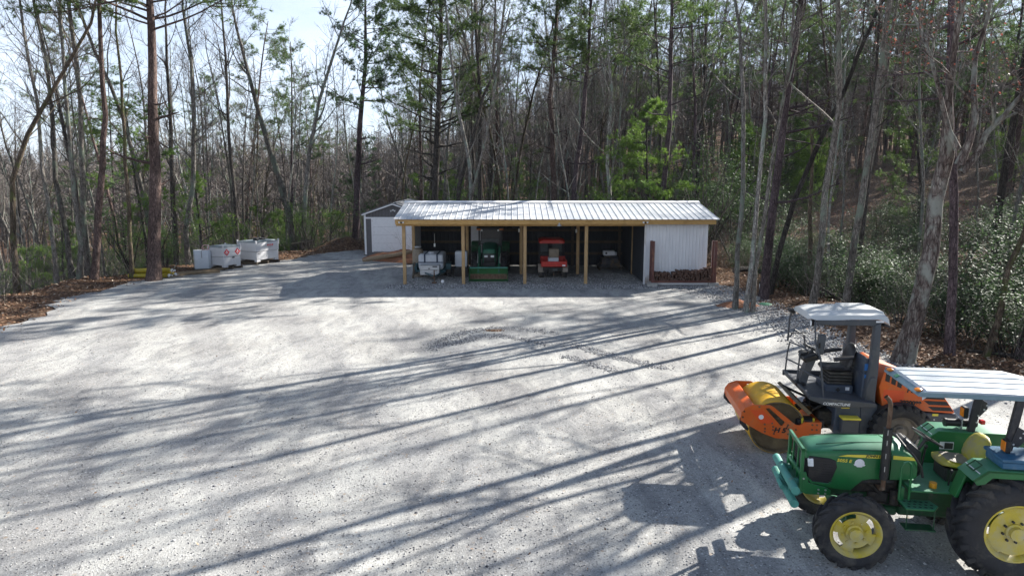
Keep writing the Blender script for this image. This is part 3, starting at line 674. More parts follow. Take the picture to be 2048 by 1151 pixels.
fill(YP_, 34, (14, 60), (30, 66), 5, RZ, 'young pine in the shade of the woods right of the shed', 'young pines right of the shed', (.7, 1.2), 1.8)
# named single evergreens
T, C = pine_tree(trunkpath(9.6, .02, .03), .10, .12, 44, 3.4, k=14, sub=9, tuft=8, dead=0, ln=.19, wd=.02, taper=.7)
put('young_pine_tree', 'bright green young pine with layered boughs above the right half of the shed roof', 'young tree', (8.3, 41.5, hz(8.3, 41.5)), T, C, 'bark_dark', 'needle_bright')
T, C = pine_tree(trunkpath(9.2, .03, .03), .09, .35, 20, 3.0, k=11, sub=7, tuft=6, dead=2, ln=.2, wd=.032, taper=.5)
put('young_pine_tree', 'sunlit yellow green young pine just behind the thick purple pine', 'young tree', (-19.6, 36.5, hz(-19.6, 36.5)), T, C, 'bark_dark', 'needle_bright')
for x, y, h, rad, lb in [(11.3, 40.5, 8.2, 2.2, 'tall glossy holly tree behind the white storage room'), (13.6, 41.5, 6.0, 2.0, 'lower glossy holly right of the tall one behind the storage room'),
                         (15.9, 21.5, 3.4, 1.9, 'big rhododendron behind the thick lichened tree'), (18.3, 23.5, 4.2, 2.2, 'tallest sunlit rhododendron beyond the tractor canopy'), (16.4, 18.6, 2.2, 1.5, 'low rhododendron nearest the tractor canopy'),
                         (13.2, 24.6, 1.9, 1.4, 'low glossy bush behind the roller canopy'), (12.2, 30.5, 1.6, 1.4, 'low green laurel by the plum pine')]:
    T, C = shrub(h, rad, 14, int(300 * rad), 10, .15, .055, .24, low=.1)
    put('evergreen_shrub', lb, 'bush', (x, y, hz(x, y)), T, C, 'bark_dark', 'leaf_gloss')
# trees that stand just outside the photo's right edge and shade the yard
for x, y, p in [(15.6, 18.3, 2), (17.2, 14.9, 4), (18.4, 20.4, 6)]:
    place(BARE[p], x, y, 'leafless tree standing beyond the right end of the tractor canopy', 'leafless trees beyond the tractor', .95)

st_rand = random.getstate(); random.seed(31)
for i in range(34):
    for _ in range(40):
        x = random.uniform(20, 62); y = random.uniform(2, 46)
        if x > .80 * y + 6 and y - .695 * x < -2 and all((x - a) ** 2 + (y - b) ** 2 > 6 for a, b in used): break
    else: continue
    used.append((x, y))
    if i % 3: place(BARE[i % 9], x, y, 'leafless tree standing beyond the right end of the tractor canopy', 'leafless trees beyond the tractor', random.uniform(.8, 1.1))
    else: place(PINE[i % 5], x, y, 'tall pine standing beyond the right end of the tractor canopy', 'tall pines beyond the tractor', random.uniform(.8, 1.05))
random.setstate(st_rand)
# the far wooded hills: too many trees to count
def far_woods(n, xr, yr, keep, hh, nbr, seed):
    rg = np.random.default_rng(seed); x = rg.uniform(*xr, n); y = rg.uniform(*yr, n); k = keep(x, y); x, y = x[k], y[k]; n = len(x); z = height(x, y)
    h = rg.uniform(*hh, n); B = np.stack([x, y, z], -1); up = np.array([0, 0, 1.]) + rg.normal(0, .06, (n, 3))
    d0 = np.hypot(x, y); w0 = (.10 + d0 * .0005)
    a = rg.uniform(0, 3.14, n); s = np.stack([np.cos(a), np.sin(a), 0 * a], -1); tri = []
    for ang in (0, 1.05, 2.1):
        s = np.stack([np.cos(a + ang), np.sin(a + ang), 0 * a], -1) * w0[:, None]
        tri.append(np.stack([B - s, B + s, B + up * h[:, None]], 1))
    f = rg.uniform(.3, 1, (n, nbr)); P = B[:, None] + up[:, None] * (h[:, None] * f)[..., None]
    D = rg.normal(0, 1, (n, nbr, 3)); D[..., 2] = np.abs(D[..., 2]) * .9 + .25; D /= np.linalg.norm(D, axis=-1, keepdims=True)
    l = (1.15 - f) * h[:, None] * .38 * rg.uniform(.5, 1.2, (n, nbr)); S = rg.normal(0, 1, (n, nbr, 3)); S /= np.linalg.norm(S, axis=-1, keepdims=True)
    w = (w0 * .38)[:, None, None]; br = np.stack([P - S * w, P + S * w, P + D * l[..., None]], 2).reshape(-1, 3, 3)
    V = np.concatenate(tri + [br]).reshape(-1, 3); return V, np.arange(len(V)).reshape(-1, 3)
V, F = far_woods(5400, (-170, 240), (60, 230), lambda x, y: (x > -.95 * y) & (x < 1.25 * y) & ((y > 78) | (x > .85 * y)) & (sdist(x, y) > 30), (11, 20), 60, 3)
V2, F2 = far_woods(3600, (-700, 800), (230, 900), lambda x, y: (np.abs(x) < .82 * y), (14, 24), 40, 4)
tag(npmesh('far_woods', np.concatenate([V, V2]), np.concatenate([F, F2 + len(V)]), 'twig'), 'brownish grey leafless woods covering the far hills', 'woods', kind='stuff')
def brush(n, ok, xr, yr, seed):
    rg = np.random.default_rng(seed); x = rg.uniform(*xr, n); y = rg.uniform(*yr, n); d = sdist(x, y); k = (d > 1.5) & ok(x, y) & ~((x > -10.2) & (x < -5) & (y > 42.5) & (y < 53)); x, y = x[k], y[k]; n = len(x)
    B = np.stack([x, y, height(x, y)], -1); m = 9; D = rg.normal(0, .45, (n, m, 3)); D[..., 2] = rg.uniform(.5, 1.3, (n, m)); l = rg.uniform(.5, 3.4, (n, 1, 1)) * rg.uniform(.5, 1, (n, m, 1))
    P = B[:, None] + D * l * rg.uniform(0, .6, (n, m, 1)); S = rg.normal(0, 1, (n, m, 3)); S /= np.linalg.norm(S, axis=-1, keepdims=True)
    V = np.stack([P - S * .007, P + S * .007, P + D * l], 2).reshape(-1, 3); return V, np.arange(len(V)).reshape(-1, 3)
V, F = brush(24000, lambda x, y: (x > -.8 * y - 3) & (x < 1.2 * y + 3), (-60, 75), (10, 85), 9)
tag(npmesh('underbrush', V, F, 'twig'), 'thin bare brush and seedlings between the trunks', 'brush', kind='stuff')
# ================================================================ shed, garage and what stands around them
random.seed(8); RNG = np.random.default_rng(8)
def wood_mat(name, a, b, c, grain=(1.5, 18, 18)):
    m = bpy.data.materials.new(name); t = nodes(m); v = coord(t, grain)
    n = noise(t, v, 3.0, 6, .65, .5); c_ = ramp(t, n, [(.28, a), (.5, b), (.75, c)])
    k = noise(t, coord(t), 1.4, 5, .6); c_ = mixc(t, ramp(t, k, [(.55, (0, 0, 0)), (.75, (.6, .6, .6))]), c_, tuple(x * .45 for x in b))
    fin(t, c_, .8, 0, n, .004, .6, .25); return m
MAT['wood_h'] = wood_mat('treated pine beam', (.26, .145, .05), (.46, .285, .105), (.60, .40, .18))
MAT['wood_v'] = wood_mat('treated pine post', (.24, .15, .07), (.42, .28, .14), (.55, .39, .22), (18, 18, 1.5))
MAT['wood_old'] = wood_mat('weathered wood', (.05, .04, .03), (.10, .08, .06), (.17, .14, .11))
def roof_mat():
    m = bpy.data.materials.new('galvanised roof'); t = nodes(m); v = coord(t, (.35, 1.0, 1)); n = noise(t, v, 2.2, 7, .6, .8)
    c = ramp(t, n, [(.3, (.40, .43, .47)), (.5, (.54, .56, .59)), (.7, (.64, .645, .65))])
    r = noise(t, coord(t, (.8, .25, 1)), 1.3, 6, .7); c = mixc(t, ramp(t, r, [(.58, (0, 0, 0)), (.72, (.5, .5, .5))]), c, (.42, .33, .25))
    fin(t, c, ramp(t, n, [(.3, (.38, .38, .38)), (.7, (.55, .55, .55))]), .15, None, spec=.6); return m
MAT['roof'] = roof_mat()
MAT['white_metal'] = M('white corrugated siding', (.72, .73, .75), .45, var=.08, scale=1.3, dirt=(.45, .40, .34), dirt_amt=.15, stretch=(1, 1, .3))
def splash_mat():
    m = bpy.data.materials.new('white siding splashed with mud at its foot'); t = nodes(m); v = coord(t, (1, 1, .35))
    c = ramp(t, noise(t, v, 2.2, 7, .65), [(.3, (.60, .61, .64)), (.7, (.72, .73, .75))])
    g = t.nodes.new('ShaderNodeNewGeometry'); s = t.nodes.new('ShaderNodeSeparateXYZ'); t.links.new(g.outputs['Position'], s.inputs[0])
    a = t.nodes.new('ShaderNodeMath'); a.operation = 'ADD'; t.links.new(s.outputs[2], a.inputs[0]); q = t.nodes.new('ShaderNodeMath'); q.operation = 'MULTIPLY'; q.inputs[1].default_value = .9; t.links.new(noise(t, coord(t), 5, 8, .7), q.inputs[0]); t.links.new(q.outputs[0], a.inputs[1])
    c = mixc(t, ramp(t, a.outputs[0], [(.55, (.8, .8, .8)), (.95, (0, 0, 0))]), c, (.30, .23, .17)); fin(t, c, .5); return m
MAT['splashed_metal'] = splash_mat()
MAT['rib_dark'] = M('roof rib line', (.24, .25, .27), .5)
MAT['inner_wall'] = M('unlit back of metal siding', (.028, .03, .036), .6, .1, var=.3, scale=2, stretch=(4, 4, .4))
MAT['steel_brown'] = M('brown primed steel', (.115, .042, .035), .6, var=.3, scale=5, dirt=(.20, .09, .05), dirt_amt=.5)
MAT['block'] = M('concrete block', (.36, .35, .33), .9, var=.3, scale=8, bump=.01)
MAT['siding_dark'] = M('dark grey garage siding', (.115, .11, .115), .7, var=.12)
MAT['shingle'] = M('grey shingles', (.16, .165, .175), .9, var=.35, scale=14, bump=.01)
MAT['white'] = M('white paint', (.78, .78, .79), .4, var=.05, dirt=(.5, .46, .40), dirt_amt=.08)
MAT['black'] = M('black plastic', (.012, .012, .014), .45, var=.3, dirt=(.05, .047, .04), dirt_amt=.2)
MAT['rubber'] = M('dusty tyre rubber', (.022, .022, .025), .75, var=.35, scale=4, dirt=(.095, .085, .07), dirt_amt=.6, bump=.006)
MAT['steel'] = M('bare steel', (.42, .42, .43), .4, .7, var=.25)
MAT['rust'] = M('rusty steel', (.13, .075, .045), .8, .2, var=.4, scale=9, dirt=(.22, .17, .12))
MAT['glass'] = M('dark glass', (.008, .01, .012), .3, var=.1)
MAT['lens_amber'] = M('amber lens', (.75, .22, .01), .25, var=.15, spec=.7)
MAT['lens_red'] = M('red lens', (.6, .02, .02), .25, var=.1, spec=.7)
MAT['lens_clear'] = M('clear lens', (.75, .78, .80), .15, var=.15, scale=30, spec=.8)
MAT['bulb'] = M('unlit white bulb', (.8, .8, .76), .3)

YF, YM, YB, YR = 31.65, 34.95, 38.2, 34.9      # front posts, middle posts, back wall, ridge
ZE, ZR = 3.05, 3.68
shed = thing('pole_shed', (2, YF, 0), 'long open pole shed with ribbed metal roof and white storage room at its right end', 'shed')
SX, SY = 2, YF
def at(mb): mb.v = [(x - SX, y - SY, z) for x, y, z in mb.v]; return mb
def rz_(y):      # roof height over y
    return ZE + (ZR - ZE) * (y - 31.15) / (YR - 31.15) if y < YR else ZR - (ZR - ZE) * (y - YR) / (38.6 - YR)
RX0, RX1 = -5.42, 9.46
# ribbed roof sheets: front and back slope
def slope(y0, y1):
    mb = MB(); n = 52; prof = []
    for i in range(n):
        a = RX0 + (RX1 - RX0) * i / n; w_ = (RX1 - RX0) / n
        prof += [(a, 0), (a + w_ * .89, 0), (a + w_ * .92, .024), (a + w_ * .96, .024)]
    prof.append((RX1, 0)); A = [(x, y0, rz_(y0) + h) for x, h in prof]; B = [(x, y1, rz_(y1) + h) for x, h in prof]
    N = len(prof); mb.add(A + B, [(i, i + 1, N + i + 1, N + i) for i in range(N - 1)])
    A = [(x, y, z - .012) for x, y, z in A]; B = [(x, y, z - .012) for x, y, z in B]
    mb.add(A + B, [(i, N + i, N + i + 1, i + 1) for i in range(N - 1)]); return at(mb)
rf = slope(31.15, YR).build('roof', 'roof', shed, smooth=False)
slope(YR, 38.6).build('roof', 'roof', shed, smooth=False)
mb = MB(); mb.prism([(YR - .32, rz_(YR - .32) + .040), (YR, ZR + .075), (YR + .32, rz_(YR + .32) + .040), (YR + .32, rz_(YR + .32) + .034), (YR, ZR + .055), (YR - .32, rz_(YR - .32) + .034)], RX0 - .01, RX1 + .01, 'x')
at(mb).build('ridge_cap', 'white_metal', rf, smooth=False)
# beams
mb = MB(); mb.bx(RX0 + .08, RX1 - .14, 31.22, 31.26, ZE - .235, ZE - .015, .006)
at(mb).build('fascia_board', 'wood_h', shed)
mb = MB(); mb.bx(-5.35, 6.12, 31.52, 31.56, 2.72, 2.94, .005); at(mb).build('header_beam', 'wood_h', shed)
mb = MB(); mb.bx(-5.28, 6.5, YM - .12, YM - .08, 3.2, 3.42, .005); at(mb).build('ridge_beam', 'wood_h', shed)
for x in (-5.3, 9.2):
    mb = MB(); mb.prism([(31.27, ZE - .18), (31.27, ZE - .02), (YR, ZR - .02), (YR, ZR - .18)], x - .02, x + .02, 'x'); at(mb).build('rake_board', 'wood_h', shed)
for i in range(19):
    x = -5.0 + i * .62
    mb = MB(); mb.prism([(31.28, ZE - .16), (31.28, ZE - .02), (YR - .03, ZR - .02), (YR - .03, ZR - .16)], x - .02, x + .02, 'x'); at(mb).build('rafter', 'wood_old', shed)
for x in (-5.02, -2.27, .60, 3.45):
    mb = MB(); mb.bx(x - .075, x + .075, YF - .075, YF + .075, -.2, 2.72 if x > -5 else 2.72, .006); at(mb).build('post', 'wood_v', shed)
for x in (-5.05, -2.3, .47, 3.38, 6.22):
    mb = MB(); mb.bx(x - .075, x + .075, YM - .075, YM + .075, -.2, 3.2, .006); at(mb).build('post', 'wood_v', shed)
for x in (-2.3, .47, 3.38, 6.0):
    mb = MB(); mb.bx(x - .07, x + .07, YB - .20, YB - .06, -.2, 3.0); at(mb).build('post', 'wood_old', shed)
def corr(a, b, z0, z1, axis, c, pitch=.23, dep=.02, th=.006):
    """corrugated wall sheet along x (axis 'x', at y=c) or along y (axis 'y', at x=c)"""
    n = int((b - a) / pitch); P = []
    for i in range(n):
        u = a + (b - a) * i / n; w_ = (b - a) / n; P += [(u, 0), (u + w_ * .6, 0), (u + w_ * .72, dep), (u + w_ * .88, dep)]
    P.append((b, 0)); N = len(P); mb = MB()
    f = (lambda u, h, z: (u, c - h, z)) if axis == 'x' else (lambda u, h, z: (c - h, u, z))
    for off in (0, th):
        A = [f(u, h - off, z0(u) if callable(z0) else z0) for u, h in P]; B = [f(u, h - off, z1(u) if callable(z1) else z1) for u, h in P]
        mb.add(A + B, [(i, i + 1, N + i + 1, N + i) for i in range(N - 1)])
    return mb
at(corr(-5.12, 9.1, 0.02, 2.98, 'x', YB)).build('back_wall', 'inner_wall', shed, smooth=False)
mb = MB()
for z in (.7, 1.35, 2.0, 2.6): mb.bx(-5.1, 6.2, YB - .055, YB - .022, z - .07, z + .07)
at(mb).build('wall_girt', 'wood_old', shed)
at(corr(YM + .09, YB - .03, .02, lambda u: rz_(u) - .03, 'y', -5.14)).build('side_wall', 'white_metal', shed, smooth=False)
# white storage room
at(corr(6.20, 9.02, .03, ZE - .24, 'x', YF - .06, .15, .012)).build('storage_wall', 'splashed_metal', shed, smooth=False)
at(corr(YF - .05, YB - .05, .03, lambda u: rz_(u) - .04, 'y', 9.03)).build('storage_wall', 'white_metal', shed, smooth=False)
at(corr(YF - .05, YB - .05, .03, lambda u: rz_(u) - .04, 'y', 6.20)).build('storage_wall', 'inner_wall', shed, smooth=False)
mb = MB(); mb.bx(6.135, 6.215, YF - .095, YF - .04, .0, 2.85, .004); mb.bx(8.985, 9.065, YF - .095, YF - .04, .0, 2.82, .004); at(mb).build('corner_trim', 'white_metal', shed)
mb = MB()
for i in range(16):                                   # small bulbs of the light string along the header
    mb.sphere((-5.25 + i * .715, 31.49, 2.93), .022, 8)
mb.tube([(-5.3 + i * .36, 31.495, 2.955 - (.012 if i % 2 else 0)) for i in range(31)], .005, 4); at(mb).build('string_light', 'bulb', shed)
for x, y, z in ((2.16, 31.18, 2.80),):
    mb = MB(); mb.lathe([(.0, .07), (.045, .07), (.05, .03), (.10, -.02), (.105, -.05), (.0, -.05)], (x, y, z), 'z', 14); mb.tube([(x, y + .04, z + .02), (x, y + .05, z + .1)], .02, 6)
    at(mb).build('flood_light', 'steel', shed)
for x in (-5.05, 6.08):                              # twin head security lights
    mb = MB(); mb.bx(x - .035, x + .035, 31.17, 31.215, 2.86, 2.93, .006); lt = at(mb).build('security_light', 'black', shed)
    for s in (-1, 1): mb = MB(); mb.lathe([(0, .0), (.025, 0), (.05, .08), (0, .08)], (x + s * .09, 31.14, 2.87), 'z', 10); at(mb).build('lamp_head', 'white', lt)
for x, y, z in ((-3.92, 34.5, 1.62), (.36, YM - .1, 2.33), (3.28, YM - .1, 2.30)):
    mb = MB(); mb.tube([(x, y, z + .5 if y == 34.5 else z + .06), (x, y, z)], .006, 4); mb.tube([(x, y, z), (x, y, z - .16)], .045, 10); at(mb).build('hanging_bulb', 'bulb', shed)

# firewood rack in front of the storage room
rk = thing('firewood_rack', (7.9, 30.95, 0), 'brown steel firewood rack on concrete blocks against the white wall', 'rack')
def rel(mb, o): mb.v = [(x - o[0], y - o[1], z - o[2]) for x, y, z in mb.v]; return mb
O = (7.9, 30.95, 0)
for x in (6.43, 9.28):
    mb = MB(); mb.bx(x - .06, x + .06, 30.89, 31.01, .22, 2.08, .004); rel(mb, O).build('upright', 'steel_brown', rk)
    mb = MB(); mb.bx(x - .06, x + .06, 31.30, 31.40, .22, 2.06, .004); rel(mb, O).build('upright', 'steel_brown', rk)
mb = MB(); mb.bx(6.37, 9.34, 30.87, 30.90, .18, .27, .003); mb.bx(6.37, 9.34, 31.38, 31.41, .18, .27, .003)
for x in (6.6, 7.4, 8.2, 9.0): mb.bx(x - .03, x + .03, 30.905, 31.375, .2, .25)
rel(mb, O).build('base_rail', 'steel_brown', rk)
mb = MB(); mb.bx(6.55, 9.0, 31.0, 31.05, .06, .17, .003); rel(mb, O).build('skirt', 'white_metal', rk)
for i, (x, y) in enumerate([(6.42, 30.93), (9.22, 30.93)]):
    mb = MB(); mb.bx(x - .22, x + .24, y - .12, y + .12, 0.0, .175, .01); mb.bx(x - .16, x + .0, y - .13, y - .1, .02, .15); 
    tag(mb.build('concrete_block', 'block'), ['grey concrete block under the left leg of the firewood rack', 'grey concrete block under the right leg of the firewood rack'][i], 'block')
def log_mat():
    m = bpy.data.materials.new('split firewood'); t = nodes(m); g = t.nodes.new('ShaderNodeNewGeometry')
    c = ramp(t, g.outputs['Random Per Island'], [(0, (.035, .022, .02)), (.5, (.10, .055, .045)), (.85, (.20, .12, .09)), (1, (.34, .23, .16))])
    c = mixc(t, .5, c, ramp(t, noise(t, coord(t), 30, 4), [(.3, (.02, .015, .012)), (.7, (.2, .13, .1))])); fin(t, c, .9, spec=.1); return m
MAT['log'] = log_mat()
x = 6.55; k = 0; LOGS = []
random.seed(21)
while x < 9.16:
    topz = .30 + .30 + .16 * (x - 6.5) / 2.6 * 1.3 + .05 * math.sin(x * 5)
    z = .30
    while z < topz:
        LOGS.append((x + random.uniform(-.03, .03), z, random.uniform(.042, .07))); z += random.uniform(.085, .115)
    x += random.uniform(.085, .12)
log0 = None
for i, (x, z, r) in enumerate(LOGS[:300]):
    if log0 is None or i < 5:
        n = random.choice([3, 4, 5, 6]); a0 = random.uniform(0, 6); mb = MB(); ring = [(math.cos(a0 + 6.283 * j / n) * random.uniform(.8, 1.15), math.sin(a0 + 6.283 * j / n) * random.uniform(.8, 1.15)) for j in range(n)]
        mb.loft([[(a * 1.0, y, b * 1.0) for a, b in ring] for y in (-3.4, 3.4)]); o = mb.build('firewood_log', 'log'); log0 = o
        PROT = (PROT + [o]) if i else [o]
    else:
        o = random.choice(PROT).copy(); COL.objects.link(o)
    o.location = (x, 31.13 + random.uniform(-.05, .05), z); o.scale = (r, r * 1.0 if False else .06, r); o.rotation_euler = (random.uniform(-.05, .05), random.uniform(0, 6), random.uniform(-.08, .08))
    tag(o, 'split brown firewood log stacked in the steel rack', 'log', 'firewood logs in the rack')

# garage behind on the left
GO = (-7.55, 43.5, .12)
ga = thing('garage', GO, 'small dark grey garage with white roll-up door, half hidden behind the open shed', 'garage')
W2, D2, ZG, RG = 1.80, 7.5, 2.50, 3.12
mb = MB(); mb.prism([(-W2, -.4), (W2, -.4), (W2, ZG), (0, RG), (-W2, ZG)], 0, .1, 'y'); mb.bx(-W2, -W2 + .1, .1, D2, -.4, ZG); mb.bx(W2 - .1, W2, .1, D2, -.4, ZG); mb.bx(-W2 + .1, W2 - .1, D2 - .1, D2, -.4, ZG)
wl = mb.build('wall', 'siding_dark', ga)
mb = MB()
for i in range(18):
    xx = -W2 + .1 + i * .2
    if abs(xx) < W2 - .05: mb.bx(xx - .006, xx + .006, -.006, 0.0, 2.28, ZG + (RG - ZG) * (1 - abs(xx) / W2) - .03)
mb.build('batten', 'black', wl)
rg = MB(); sl = (RG - ZG) / W2
for s in (-1, 1):
    rg.add([(0, -.18, RG + .09), (s * (W2 + .16), -.18, RG + .09 - sl * (W2 + .16)), (s * (W2 + .16), D2 + .15, RG + .09 - sl * (W2 + .16)), (0, D2 + .15, RG + .09),
            (0, -.18, RG + .02), (s * (W2 + .16), -.18, RG + .02 - sl * (W2 + .16)), (s * (W2 + .16), D2 + .15, RG + .02 - sl * (W2 + .16)), (0, D2 + .15, RG + .02)],
           [(0, 1, 2, 3), (4, 7, 6, 5), (1, 5, 6, 2), (0, 4, 5, 1), (3, 2, 6, 7)])
rg.build('roof', 'shingle', ga, smooth=False)
mb = MB()
for s in (-1, 1):
    mb.prism([(0, RG + .02), (0, RG - .06), (s * (W2 + .16), RG - .06 - sl * (W2 + .16)), (s * (W2 + .16), RG + .02 - sl * (W2 + .16))], -.175, -.155, 'y')
    mb.bx(s * W2 - .06, s * W2 + .06, -.03, .0, -.1, ZG - .02, .003)
mb.bx(-W2 + .06, W2 - .06, -.025, 0, 2.18, 2.28); mb.bx(-1.40, -1.30, -.025, 0, .06, 2.18); mb.bx(1.30, 1.40, -.025, 0, .06, 2.18)
mb.build('trim', 'white', ga)
mb = MB(); mb.bx(-1.295, 1.295, -.015, 0.02, .08, 2.175)
dr = mb.build('garage_door', 'white', ga)
mb = MB()
for i in range(4):
    z0 = .13 + i * .52
    for j in range(3): 
        a = -1.2 + j * .82
        for q in range(3): mb.bx(a, a + .70, -.024, -.0152, z0 + .05 + q * .135, z0 + .05 + q * .135 + .1, .003)
mb.build('door_panel', 'white', dr)
mb = MB()
for z in (.10, .62, 1.14, 1.66): mb.bx(-1.29, 1.29, -.0165, -.0152, z - .006, z + .006)
mb.build('door_seam', 'steel', dr)
mb = MB(); mb.bx(.10, .22, -.05, -.016, .98, 1.02, .004); mb.build('handle', 'steel', dr)
mb = MB(); mb.bx(-.06, .06, -.05, 0, 2.68, 2.76, .01)
for s in (-1, 1): mb.lathe([(0, 0), (.03, 0), (.06, .1), (0, .1)], (s * .12, -.08, 2.62), 'z', 10)
mb.build('security_light', 'white', ga)

# red clay bank, erosion log, leaf pile, plank
def mound(name, cx, cy, rx, ry, h, mat, label, cat, seed=1, n=26, z0=-.05):
    rg_ = random.Random(seed); mb = MB(); N = n; vs = []
    ph = [rg_.uniform(0, 6) for _ in range(6)]
    for i in range(N + 1):
        for j in range(N + 1):
            u = -1 + 2 * i / N; v = -1 + 2 * j / N; r = math.hypot(u, v) * (1 + .12 * math.sin(3 * math.atan2(v, u) + ph[0]))
            hh = max(0, 1 - r) ** .8; hh *= 1 + .22 * math.sin(u * 7 + ph[1]) * math.cos(v * 6 + ph[2]) + rg_.uniform(-.10, .10)
            x = cx + u * rx; y = cy + v * ry; vs.append((x, y, max(hz(x, y) if False else z0, z0) + hh * h))
    fs = [(i * (N + 1) + j, (i + 1) * (N + 1) + j, (i + 1) * (N + 1) + j + 1, i * (N + 1) + j + 1) for i in range(N) for j in range(N)]
    mb.add(vs, fs); o = mb.build(name, mat, smooth=True, ang=60); return tag(o, label, cat)
mound('clay_bank', -6.9, 41.8, 2.2, 2.4, .55, 'clay', 'red clay bank below the garage door', 'bank', 3)
mound('leaf_pile', -11.6, 48.5, 3.0, 2.4, 1.0, 'litter', 'dark heap of leaves and brush left of the garage', 'pile', 5, z0=-.3)
mb = MB(); a, b = Vector((-8.7, 39.5, .13)), Vector((-5.9, 40.9, .50)); mb.tube([a.lerp(b, i / 8) + Vector((0, 0, .02 * math.sin(i))) for i in range(9)], [.08] + [.13] * 7 + [.08], 10)
MAT['straw'] = M('straw netting', (.30, .22, .14), .95, var=.3, scale=20, bump=.01); tag(mb.build('erosion_log', 'straw'), 'tan straw erosion roll lying along the red clay bank', 'erosion roll')
mb = MB(); mb.box((0, 0, 0), (1.5, .28, .05), bev=.005); o = mb.build('plank', 'wood_old', loc=(-14.6, 47.3, .42), rot=(R(8), R(-7), R(14))); tag(o, 'grey weathered plank propped near the foot of the leaning tree', 'plank')
mb = MB(); mb.box((0, 0, 0), (.2, .5, .4), bev=.02); o = mb.build('stump_block', 'bark_dark', loc=(-14.6, 47.3, .20)); tag(o, 'dark stump block holding up the grey plank', 'stump')

# ---------------------------------------------------------------- fuel tanks by the left edge
MAT['tank'] = M('chalky white tank paint', (.58, .58, .59), .5, var=.06, scale=2, dirt=(.50, .48, .44), dirt_amt=.18, stretch=(1, 1, .4))
MAT['galv'] = M('galvanised lid', (.30, .34, .35), .5, .4, var=.3)
MAT['sign_red'] = M('red placard', (.60, .03, .035), .5, var=.1)
MAT['sign_black'] = M('black sign paint', (.02, .02, .02), .5)
MAT['plastic_white'] = M('white plastic drum', (.55, .60, .65), .4, var=.05)
def pallet(loc, rz, sx, sy, label, h=.13):
    p = thing('pallet', loc, label, 'pallet', rz)
    mb = MB()
    for i in range(6): mb.bx(-sx / 2, sx / 2, -sy / 2 + i * (sy - .1) / 5, -sy / 2 + .1 + i * (sy - .1) / 5, h - .02, h, .002)
    mb.build('deck_board', 'wood_old', p)
    for s in (-1, 0, 1):
        mb = MB(); mb.bx(s * (sx / 2 - .05) - .045, s * (sx / 2 - .05) + .045, -sy / 2, sy / 2, 0, h - .021, .003); mb.build('stringer', 'wood_old', p)
    return p
def fuel_tank(loc, rz, L_, W_, H_, label, placard, top):
    t = thing('fuel_tank', loc, label, 'fuel tank', rz)
    mb = MB(); mb.bx(-L_ / 2, L_ / 2, -W_ / 2, W_ / 2, .10, H_ * .52, .012); mb.bx(-L_ / 2 - .025, L_ / 2 + .025, -W_ / 2 - .025, W_ / 2 + .025, H_ * .52 + .02, H_, .012)
    for s in (-1, 1):
        for q in (-1, 1): mb.bx(s * (L_ / 2 - .14) - .13, s * (L_ / 2 - .14) + .13, q * (W_ / 2 - .1) - .1, q * (W_ / 2 - .1) + .1, 0, .095, .005)
    mb.build('tank_body', 'tank', t)
    mb = MB(); mb.bx(-L_ / 2 - .03, L_ / 2 + .03, -W_ / 2 - .03, W_ / 2 + .03, H_ + .004, H_ + .05, .008); mb.bx(-L_ / 2 + .1, L_ * .1, -W_ / 2 + .12, W_ / 2 - .12, H_ + .054, H_ + .085, .008); mb.bx(L_ * .15, L_ / 2 - .08, -W_ / 2 + .12, W_ / 2 - .12, H_ + .054, H_ + .09, .008)
    ld = mb.build('lid', 'galv', t)
    for s in (-1, 1):
        for q in (-1, 1): mb = MB(); mb.bx(s * (L_ / 2 + .015) - .035, s * (L_ / 2 + .015) + .035, q * (W_ / 2 + .015) - .035, q * (W_ / 2 + .015) + .035, H_ - .16, H_ + .13, .004); mb.build('lifting_lug', 'tank', t)
    if top:
        mb = MB(); mb.bx(-.35, -.1, -.25, .05, H_ + .09, H_ + .22, .03); mb.bx(.1, .42, -.2, .1, H_ + .095, H_ + .2, .03); mb.tube([(-.1, -.1, H_ + .18), (0, -.05, H_ + .24), (.15, -.1, H_ + .17)], .02, 6); mb.build('pump', 'black', t)
    if placard == 2:
        for s in (-1, 1):
            mb = MB(); q = .19; cx = s * L_ * .32 if L_ > .9 else s * .3; mb.prism([(cx - q, H_ * .76), (cx, H_ * .76 - q), (cx + q, H_ * .76), (cx, H_ * .76 + q)], -W_ / 2 - .032, -W_ / 2 - .027, 'y'); pl = mb.build('placard', 'sign_red', t)
            mb = MB(); mb.prism([(cx - .02, H_ * .76 + .02), (cx + .03, H_ * .76 + .02), (cx + .035, H_ * .76 + .07), (cx + .005, H_ * .76 + .11), (cx - .03, H_ * .76 + .06)], -W_ / 2 - .036, -W_ / 2 - .033, 'y'); mb.bx(cx - .09, cx + .09, -W_ / 2 - .036, -W_ / 2 - .033, H_ * .76 - .03, H_ * .76 + .005); mb.bx(cx - .015, cx + .015, -W_ / 2 - .036, -W_ / 2 - .033, H_ * .76 - .12, H_ * .76 - .06); mb.build('placard_symbol', 'white', pl)
        mb = MB(); mb.bx(0.0, .16, -W_ / 2 - .006, -W_ / 2 - .001, H_ * .44, H_ * .51); mb.build('label_plate', 'sign_black', t)
    else:
        mb = MB(); mb.bx(-.02, .42, -W_ / 2 - .031, -W_ / 2 - .027, H_ * .80, H_ * .88); mb.build('warning_label', 'sign_red', t)
        text('warning_text', 'DANGER', .075, 'white', t, (.20, -W_ / 2 - .034, H_ * .84)); text('warning_text', 'NO SMOKING', .055, 'sign_black', t, (.20, -W_ / 2 - .029, H_ * .74))
        mb = MB(); mb.bx(-L_ / 2 + .1, -L_ / 2 + .3, -W_ / 2 - .006, -W_ / 2 - .001, H_ * .42, H_ * .45); mb.build('label_plate', 'sign_black', t)
    return t
